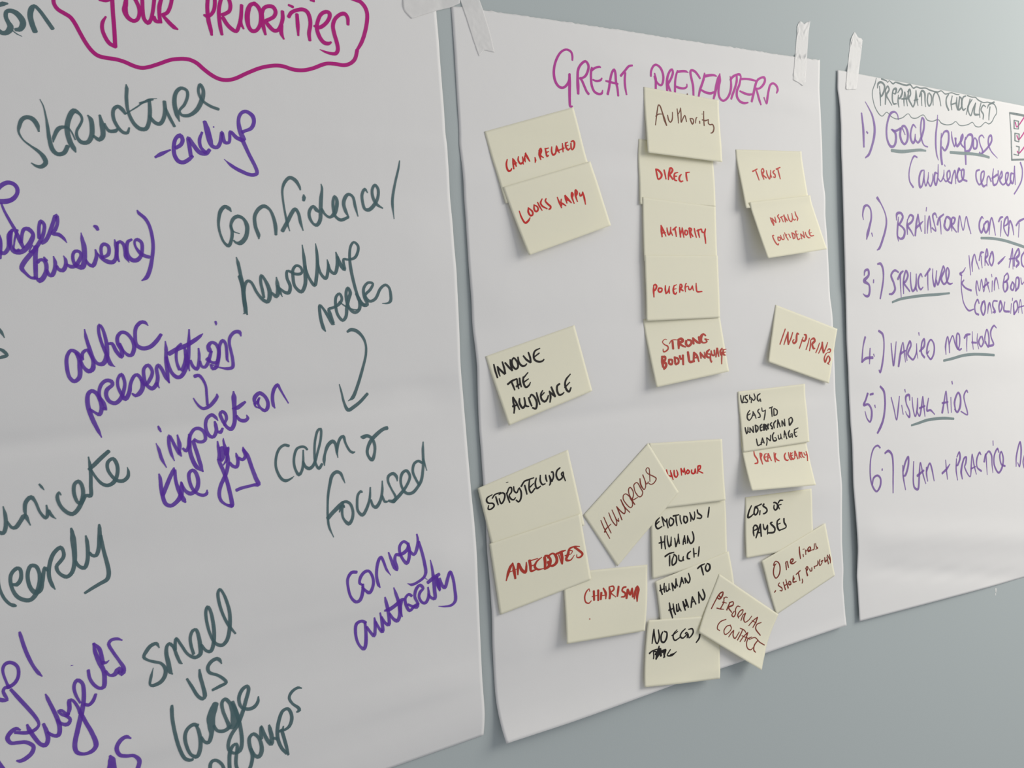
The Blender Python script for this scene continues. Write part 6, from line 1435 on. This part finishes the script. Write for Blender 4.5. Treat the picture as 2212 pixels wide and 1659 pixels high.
def bump(nt, b, tc, scale, strength, dist, detail=3):
    n = nt.nodes.new('ShaderNodeTexNoise'); n.inputs['Scale'].default_value = scale; n.inputs['Detail'].default_value = detail
    bp = nt.nodes.new('ShaderNodeBump'); bp.inputs['Strength'].default_value = strength; bp.inputs['Distance'].default_value = dist
    nt.links.new(tc.outputs['Object'], n.inputs['Vector']); nt.links.new(n.outputs['Fac'], bp.inputs['Height'])
    nt.links.new(bp.outputs['Normal'], b.inputs['Normal'])
    return bp

def paper(name, col, trans, tint=0.008, bs=0.25, bscale=9.0, tp=1.6):
    mt, nt, b = principled(name, col, 0.75, 0.18)
    tc, n, r = noise_tint(nt, b, col, tint, 5.0)
    bp = bump(nt, b, tc, bscale, bs, 0.004)
    n2 = nt.nodes.new('ShaderNodeTexNoise'); n2.inputs['Scale'].default_value = 900; nt.links.new(tc.outputs['Object'], n2.inputs['Vector'])
    b2 = nt.nodes.new('ShaderNodeBump'); b2.inputs['Strength'].default_value = 0.12; b2.inputs['Distance'].default_value = 0.0004
    nt.links.new(n2.outputs['Fac'], b2.inputs['Height']); nt.links.new(bp.outputs['Normal'], b2.inputs['Normal'])
    nt.links.new(b2.outputs['Normal'], b.inputs['Normal'])
    t = nt.nodes.new('ShaderNodeBsdfTranslucent'); t.inputs[0].default_value = (*[c**tp for c in col], 1)
    mx = nt.nodes.new('ShaderNodeMixShader'); mx.inputs[0].default_value = trans
    out = nt.nodes['Material Output']
    nt.links.new(b.outputs[0], mx.inputs[1]); nt.links.new(t.outputs[0], mx.inputs[2]); nt.links.new(mx.outputs[0], out.inputs[0])
    return mt

PAPER = paper('flipchart_paper', (0.855, 0.85, 0.838), 0.08)
STICKY = paper('sticky_note_paper', (0.975, 0.955, 0.79), 0.20, 0.01, 0.12, 14, 3.0)

INKCOL = {'teal': (0.082, 0.165, 0.180), 'purple': (0.150, 0.042, 0.480), 'pink': (0.520, 0.010, 0.235),
          'magenta': (0.520, 0.040, 0.350), 'violet': (0.230, 0.110, 0.430), 'sage': (0.150, 0.205, 0.210), 'sagelight': (0.215, 0.290, 0.295),
          'red': (0.600, 0.014, 0.012), 'brick': (0.470, 0.042, 0.026), 'brick2': (0.560, 0.045, 0.032),
          'maroon': (0.230, 0.030, 0.016), 'brown': (0.170, 0.050, 0.022), 'black': (0.010, 0.008, 0.008)}
COVER = {'teal': 0.80, 'purple': 0.78, 'pink': 0.92, 'magenta': 0.88, 'violet': 0.72, 'sage': 0.72, 'sagelight': 0.85}
INKM = {}
for k, col in INKCOL.items():
    mt, nt, b = principled('ink_' + k, col, 0.55, 0.25)
    tc = nt.nodes.new('ShaderNodeTexCoord'); n = nt.nodes.new('ShaderNodeTexNoise')
    n.inputs['Scale'].default_value = 90; n.inputs['Detail'].default_value = 3
    nt.links.new(tc.outputs['Object'], n.inputs['Vector'])
    mr = nt.nodes.new('ShaderNodeMapRange'); c0 = COVER.get(k, 0.94)
    mr.inputs['From Min'].default_value = 0.3; mr.inputs['From Max'].default_value = 0.7
    mr.inputs['To Min'].default_value = c0 - 0.05; mr.inputs['To Max'].default_value = min(1, c0 + 0.05)
    nt.links.new(n.outputs['Fac'], mr.inputs['Value'])
    tr = nt.nodes.new('ShaderNodeBsdfTransparent'); mx = nt.nodes.new('ShaderNodeMixShader')
    nt.links.new(mr.outputs[0], mx.inputs[0]); nt.links.new(tr.outputs[0], mx.inputs[1]); nt.links.new(b.outputs[0], mx.inputs[2])
    nt.links.new(mx.outputs[0], nt.nodes['Material Output'].inputs[0])
    INKM[k] = mt

WALLM, wnt, wb = principled('painted_wall', (0.455, 0.505, 0.508), 0.6, 0.10)
wtc, wn, wr = noise_tint(wnt, wb, (0.455, 0.505, 0.508), 0.012, 3.0)
bump(wnt, wb, wtc, 420, 0.10, 0.0008, 5)

TAPEM, tnt, tb = principled('translucent_tape', (0.92, 0.915, 0.90), 0.42, 0.3)
ttc, tn_, tr_ = noise_tint(tnt, tb, (0.92, 0.915, 0.90), 0.03, 60)
bump(tnt, tb, ttc, 160, 0.25, 0.0008, 3)
tt = tnt.nodes.new('ShaderNodeBsdfTransparent'); tmx = tnt.nodes.new('ShaderNodeMixShader'); tmx.inputs[0].default_value = 0.62
tnt.links.new(tt.outputs[0], tmx.inputs[1]); tnt.links.new(tb.outputs[0], tmx.inputs[2])
tnt.links.new(tmx.outputs[0], tnt.nodes['Material Output'].inputs[0])

# ------------------------------------------------------------------ helpers
def mesh_obj(name, V, Fc, mat, origin=(0, 0, 0), parent=None, smooth=True):
    me = bpy.data.meshes.new(name)
    V = np.asarray(V, float) - np.asarray(origin, float)
    me.from_pydata([tuple(map(float, v)) for v in V], [], Fc)
    me.materials.append(mat)
    if smooth: me.polygons.foreach_set('use_smooth', [True] * len(me.polygons))
    me.update()
    o = bpy.data.objects.new(name, me); sc.collection.objects.link(o)
    if parent is None: o.location = origin
    else: o.parent = parent
    return o

def tag(o, label, cat, group=None):
    o['label'] = label; o['category'] = cat
    if group: o['group'] = group
    return o

def sheet_mesh(PG, nu, nv, thick):
    """front and back face of a sheet of paper, closed along its edges"""
    u, v = np.meshgrid(np.linspace(0, 1, nu), np.linspace(0, 1, nv))
    P = ev(PG, u, v)
    du = np.gradient(P, axis=1); dv = np.gradient(P, axis=0)
    N = np.cross(dv, du); N /= np.linalg.norm(N, axis=-1, keepdims=True)
    N *= np.sign(-N[..., 1:2])
    Fp = P; Bp = P - N * thick
    n = nu * nv
    V = np.concatenate([Fp.reshape(-1, 3), Bp.reshape(-1, 3)])
    F = []
    for j in range(nv - 1):
        for i in range(nu - 1):
            a = j * nu + i
            F.append((a, a + nu, a + nu + 1, a + 1))
            F.append((n + a, n + a + 1, n + a + nu + 1, n + a + nu))
    rim = [j * nu for j in range(nv)] + [(nv - 1) * nu + i for i in range(1, nu)] + \
          [j * nu + nu - 1 for j in range(nv - 2, -1, -1)] + [i for i in range(nu - 2, 0, -1)]
    for a, b in zip(rim, rim[1:] + rim[:1]):
        F.append((a, a + n, b + n, b))
    return V, F

def catmull(p, step):
    """p: (n, 3) u, v, width with u, v already in metres; resampled smoothly"""
    if len(p) == 1: p = np.concatenate([p, p + [[1e-4, 0, 0]]])
    q = np.concatenate([2 * p[:1] - p[1:2], p, 2 * p[-1:] - p[-2:-1]])
    out = []
    for i in range(len(p) - 1):
        L = np.linalg.norm(p[i + 1, :2] - p[i, :2]); k = int(np.clip(math.ceil(L / step), 2, 14))
        # damp the tangents where neighbouring spans are very uneven
        a, b, c, d = q[i], q[i + 1], q[i + 2], q[i + 3]
        l0 = np.linalg.norm(b[:2] - a[:2]) + 1e-9; l1 = L + 1e-9; l2 = np.linalg.norm(d[:2] - c[:2]) + 1e-9
        m1 = (c - a) / (l0 + l1) * l1; m2 = (d - b) / (l1 + l2) * l1
        for s in range(k):
            t = s / k; t2 = t * t; t3 = t2 * t
            x = (2*t3 - 3*t2 + 1) * b + (t3 - 2*t2 + t) * m1 + (-2*t3 + 3*t2) * c + (t3 - t2) * m2
            x[2] = b[2] + (c[2] - b[2]) * (3*t2 - 2*t3)
            out.append(x)
    out.append(p[-1]); return np.array(out)

def ink_mesh(PG, strokes, scale, first):
    e = 1e-4
    c = ev(PG, np.array([.5, .5 + e, .5]), np.array([.5, .5, .5 + e]))
    su = np.linalg.norm(c[1] - c[0]) / e; sv = np.linalg.norm(c[2] - c[0]) / e
    cosg = float(np.dot(c[1] - c[0], c[2] - c[0]) / (su * sv * e * e))
    V = []; F = []; k = first
    for line in strokes.split('\n'):
        pu = pv = 0; pts = []
        for tok in line.split():
            a, b, w_ = map(int, tok.split(',')); pu += a; pv += b
            pts.append((pu / scale * su, pv / scale * sv, max(w_, 6) * 5e-5))
        P = np.array(pts); P[:, 0] += P[:, 1] * cosg           # orthogonal metric frame
        r = catmull(P, 0.0022)
        d = np.gradient(r[:, :2], axis=0); d /= np.maximum(np.linalg.norm(d, axis=1, keepdims=True), 1e-9)
        # rounded pen ends
        def cap(p, t, sgn):
            o_ = []
            for ang in (80, 60, 35, 0)[::-1] if sgn < 0 else (0, 35, 60, 80):
                s_ = math.sin(math.radians(ang)); c_ = math.cos(math.radians(ang))
                o_.append((p[0] + sgn * t[0] * p[2] * .28 * s_, p[1] + sgn * t[1] * p[2] * .28 * s_, p[2] * c_))
            return o_[::-1] if sgn < 0 else o_
        head = cap(r[0], d[0], -1); tail = cap(r[-1], d[-1], 1)
        if sgn_fix: head = sorted(head, key=lambda q_: q_[2])
        full = np.array(head[:-1] + [tuple(x) for x in r] + tail[1:])
        dd = np.concatenate([np.repeat(d[:1], len(head) - 1, 0), d, np.repeat(d[-1:], len(tail) - 1, 0)])
        nr = np.stack([-dd[:, 1], dd[:, 0]], -1)
        # keep the two borders from crossing on tight bends
        off = .00022 + .000004 * (k % 45); k += 1
        n = len(full); base = len(V)
        ramp = np.linspace(0, .000003, n)
        cols = []
        for s in (-.5, .0, .5):
            q = full[:, :2] + nr * full[:, 2:3] * s
            vv = q[:, 1] / sv; uu = (q[:, 0] - q[:, 1] * cosg) / su
            A = ev(PG, uu, vv); B = ev(PG, uu + e, vv) - A; C_ = ev(PG, uu, vv + e) - A
            N = np.cross(C_, B); N /= np.linalg.norm(N, axis=-1, keepdims=True); N *= np.sign(-N[:, 1:2])
            cols.append(A + N * (off + ramp)[:, None])
        for i in range(n):
            V += [cols[0][i], cols[1][i], cols[2][i]]
            if i:
                a = base + 3 * i
                F += [(a - 3, a - 2, a + 1, a), (a - 2, a - 1, a + 2, a + 1)]
    return V, F, k
sgn_fix = True

# ------------------------------------------------------------------ the wall
def slab(name, x0, x1, y0, y1, z0, z1, mat):
    V = [(x, y, z) for x in (x0, x1) for y in (y0, y1) for z in (z0, z1)]
    F = [(0, 1, 3, 2), (4, 6, 7, 5), (0, 4, 5, 1), (2, 3, 7, 6), (0, 2, 6, 4), (1, 5, 7, 3)]
    o = mesh_obj(name, V, F, mat, smooth=False); o['kind'] = 'structure'; return o
wall = slab('wall_back', -2.6, 5.2, 0.0, 0.12, 0.0, 2.9, WALLM)
CHIPM, _a, _b = principled('bare_plaster', (0.72, 0.73, 0.71), 0.8, 0.2)
V = []; F = []                                              # a small pale scuff in the paint
for cx, cz, rx, rz in ((.0006, .004, .0024, .0052), (-.0010, -.0045, .0016, .0030)):
    b0 = len(V); V.append((CHIP[0] + cx, -.0003, CHIP[1] + cz))
    for i in range(14):
        a = i / 14 * 2 * math.pi; q = 1 + .18 * math.sin(3 * a + cx * 900)
        V.append((CHIP[0] + cx + rx * q * math.cos(a), -.00012, CHIP[1] + cz + rz * q * math.sin(a)))
    F += [(b0, b0 + 1 + i, b0 + 1 + (i + 1) % 14) for i in range(14)]
o = mesh_obj('paint_scuff', V, F, CHIPM, parent=wall, smooth=False); o['label'] = 'small pale scuff in the wall paint'

# ------------------------------------------------------------------ flipchart sheets
SHEET_INFO = {
 'A': 'large white flipchart sheet headed YOUR PRIORITIES, written over in teal and purple script',
 'B': 'white flipchart sheet headed GREAT PRESENTERS, covered in pale yellow sticky notes',
 'C': 'white flipchart sheet headed PREPARATION CHECKLIST, a numbered list in purple marker'}
OBJ = {}; PG_ = {}
for k in 'ABC':
    PG_[k] = pad(decode(SHEETS[k]))
    V, F = sheet_mesh(PG_[k], 150, 260, 0.00018)
    if k == 'B':                                             # torn off its pad: a slightly ragged top edge
        rg = np.random.default_rng(5).normal(0, .00045, 150)
        V[:150, 2] += rg; V[150*260:150*260+150, 2] += rg
    o = mesh_obj('flipchart_sheet', V, F, PAPER, origin=tuple(V[0]))
    tag(o, SHEET_INFO[k], 'paper sheet', 'flipchart sheets taped to the wall'); OBJ[k] = o

# ------------------------------------------------------------------ sticky notes
NOTE_INFO = {
 'n01': 'yellow sticky note reading Authority in thin brown handwriting, top of the middle column',
 'n02': 'tilted yellow sticky note reading CALM, RELATED in red capitals',
 'n03': 'tilted yellow sticky note reading LOOKS HAPPY in red, its lower left corner curling away',
 'n04': 'yellow sticky note reading DIRECT in red, tucked under the note above it',
 'n05': 'yellow sticky note reading AUTHORITY in red capitals, below the DIRECT note',
 'n06': 'yellow sticky note reading POWERFUL in red, below the red AUTHORITY note',
 'n07': 'yellow sticky note reading STRONG BODY LANGUAGE in thick red brown letters',
 'n08': 'yellow sticky note reading TRUST in red, lifted at its left side',
 'n09': 'strongly curling yellow sticky note reading INSTALLS CONFIDENCE in red',
 'n10': 'clockwise tilted yellow sticky note reading INSPIRING, poking past the right sheet edge',
 'n11': 'yellow sticky note reading INVOLVE THE AUDIENCE in black capitals',
 'n12': 'yellow sticky note reading USING EASY TO UNDERSTAND LANGUAGE in small black capitals',
 'n13': 'curling yellow sticky note reading SPEAK CLEARLY in red, half under the note above',
 'n14': 'yellow sticky note reading LOTS OF PAUSES in black capitals',
 'n15': 'tilted yellow sticky note reading One liners - SHORT, PUNCHY in brown handwriting',
 'n16': 'tilted yellow sticky note reading STORYTELLING in black, poking past the left sheet edge',
 'n17': 'tilted yellow sticky note reading ANECDOTES in thick red brown letters',
 'n18': 'steeply tilted yellow sticky note reading HUMOROUS in thin dark red letters',
 'n19': 'yellow sticky note reading HUMOUR in red capitals, partly covered at its left',
 'n20': 'yellow sticky note reading CHARISMA in thick red brown letters',
 'n21': 'yellow sticky note reading EMOTIONS / HUMAN TOUCH in black capitals',
 'n22': 'yellow sticky note reading HUMAN TO HUMAN in black, partly covered by other notes',
 'n23': 'yellow sticky note reading NO EGO with a struck out black word, lowest of all',
 'n24': 'steeply tilted yellow sticky note reading PERSONAL CONTACT, its corner curling over the sheet bottom'}
for k, (c, h) in NOTES.items():
    G = note_grid(c, h); PG_[k] = pad(G)
    V, F = sheet_mesh(PG_[k], 40, 30, 0.0001)
    mid = ev(PG_[k], np.array(.5), np.array(0.0))
    o = mesh_obj('sticky_note', V, F, STICKY, origin=tuple(mid))
    tag(o, NOTE_INFO[k], 'sticky note', 'yellow sticky notes on the middle flipchart sheet'); OBJ[k] = o

# ------------------------------------------------------------------ handwriting
count = {}
for sheet, colour, label, strokes in INK:
    PG = PG_[sheet]; scale = 10000.0 if sheet in 'ABC' else 5000.0
    V, F, count[sheet] = ink_mesh(PG, strokes, scale, count.get(sheet, 0))
    par = OBJ[sheet]
    name = {'arrow': 'drawn_arrow', 'underline': 'underline', 'outline': 'drawn_outline', 'box': 'drawn_box', 'marks': 'tick_mark'}.get(label.split()[-1], 'handwriting')
    o = mesh_obj(name, V, F, INKM[colour], origin=tuple(par.location), parent=par, smooth=False)
    o['label'] = label

# ------------------------------------------------------------------ tape
TAPE_INFO = {
 'bridge': 'strip of whitish tape bridging the nearest sheet and the middle sheet at the top',
 'diagonal': 'slanting strip of whitish tape with a torn end on the middle sheet, top left corner',
 'midright': 'upright strip of whitish tape with a crumpled end, top right corner of the middle sheet',
 'rightsheet': 'upright strip of whitish tape with a pointed crumpled top, on the checklist sheet'}
for k, txt in TAPES.items():
    G = decode(txt); V, F = sheet_mesh(pad(G), G.shape[1] * 3, G.shape[0] * 3, 0.00008)
    o = mesh_obj('adhesive_tape', V, F, TAPEM, origin=tuple(V[0]))
    tag(o, TAPE_INFO[k], 'tape', 'strips of tape along the sheet tops')
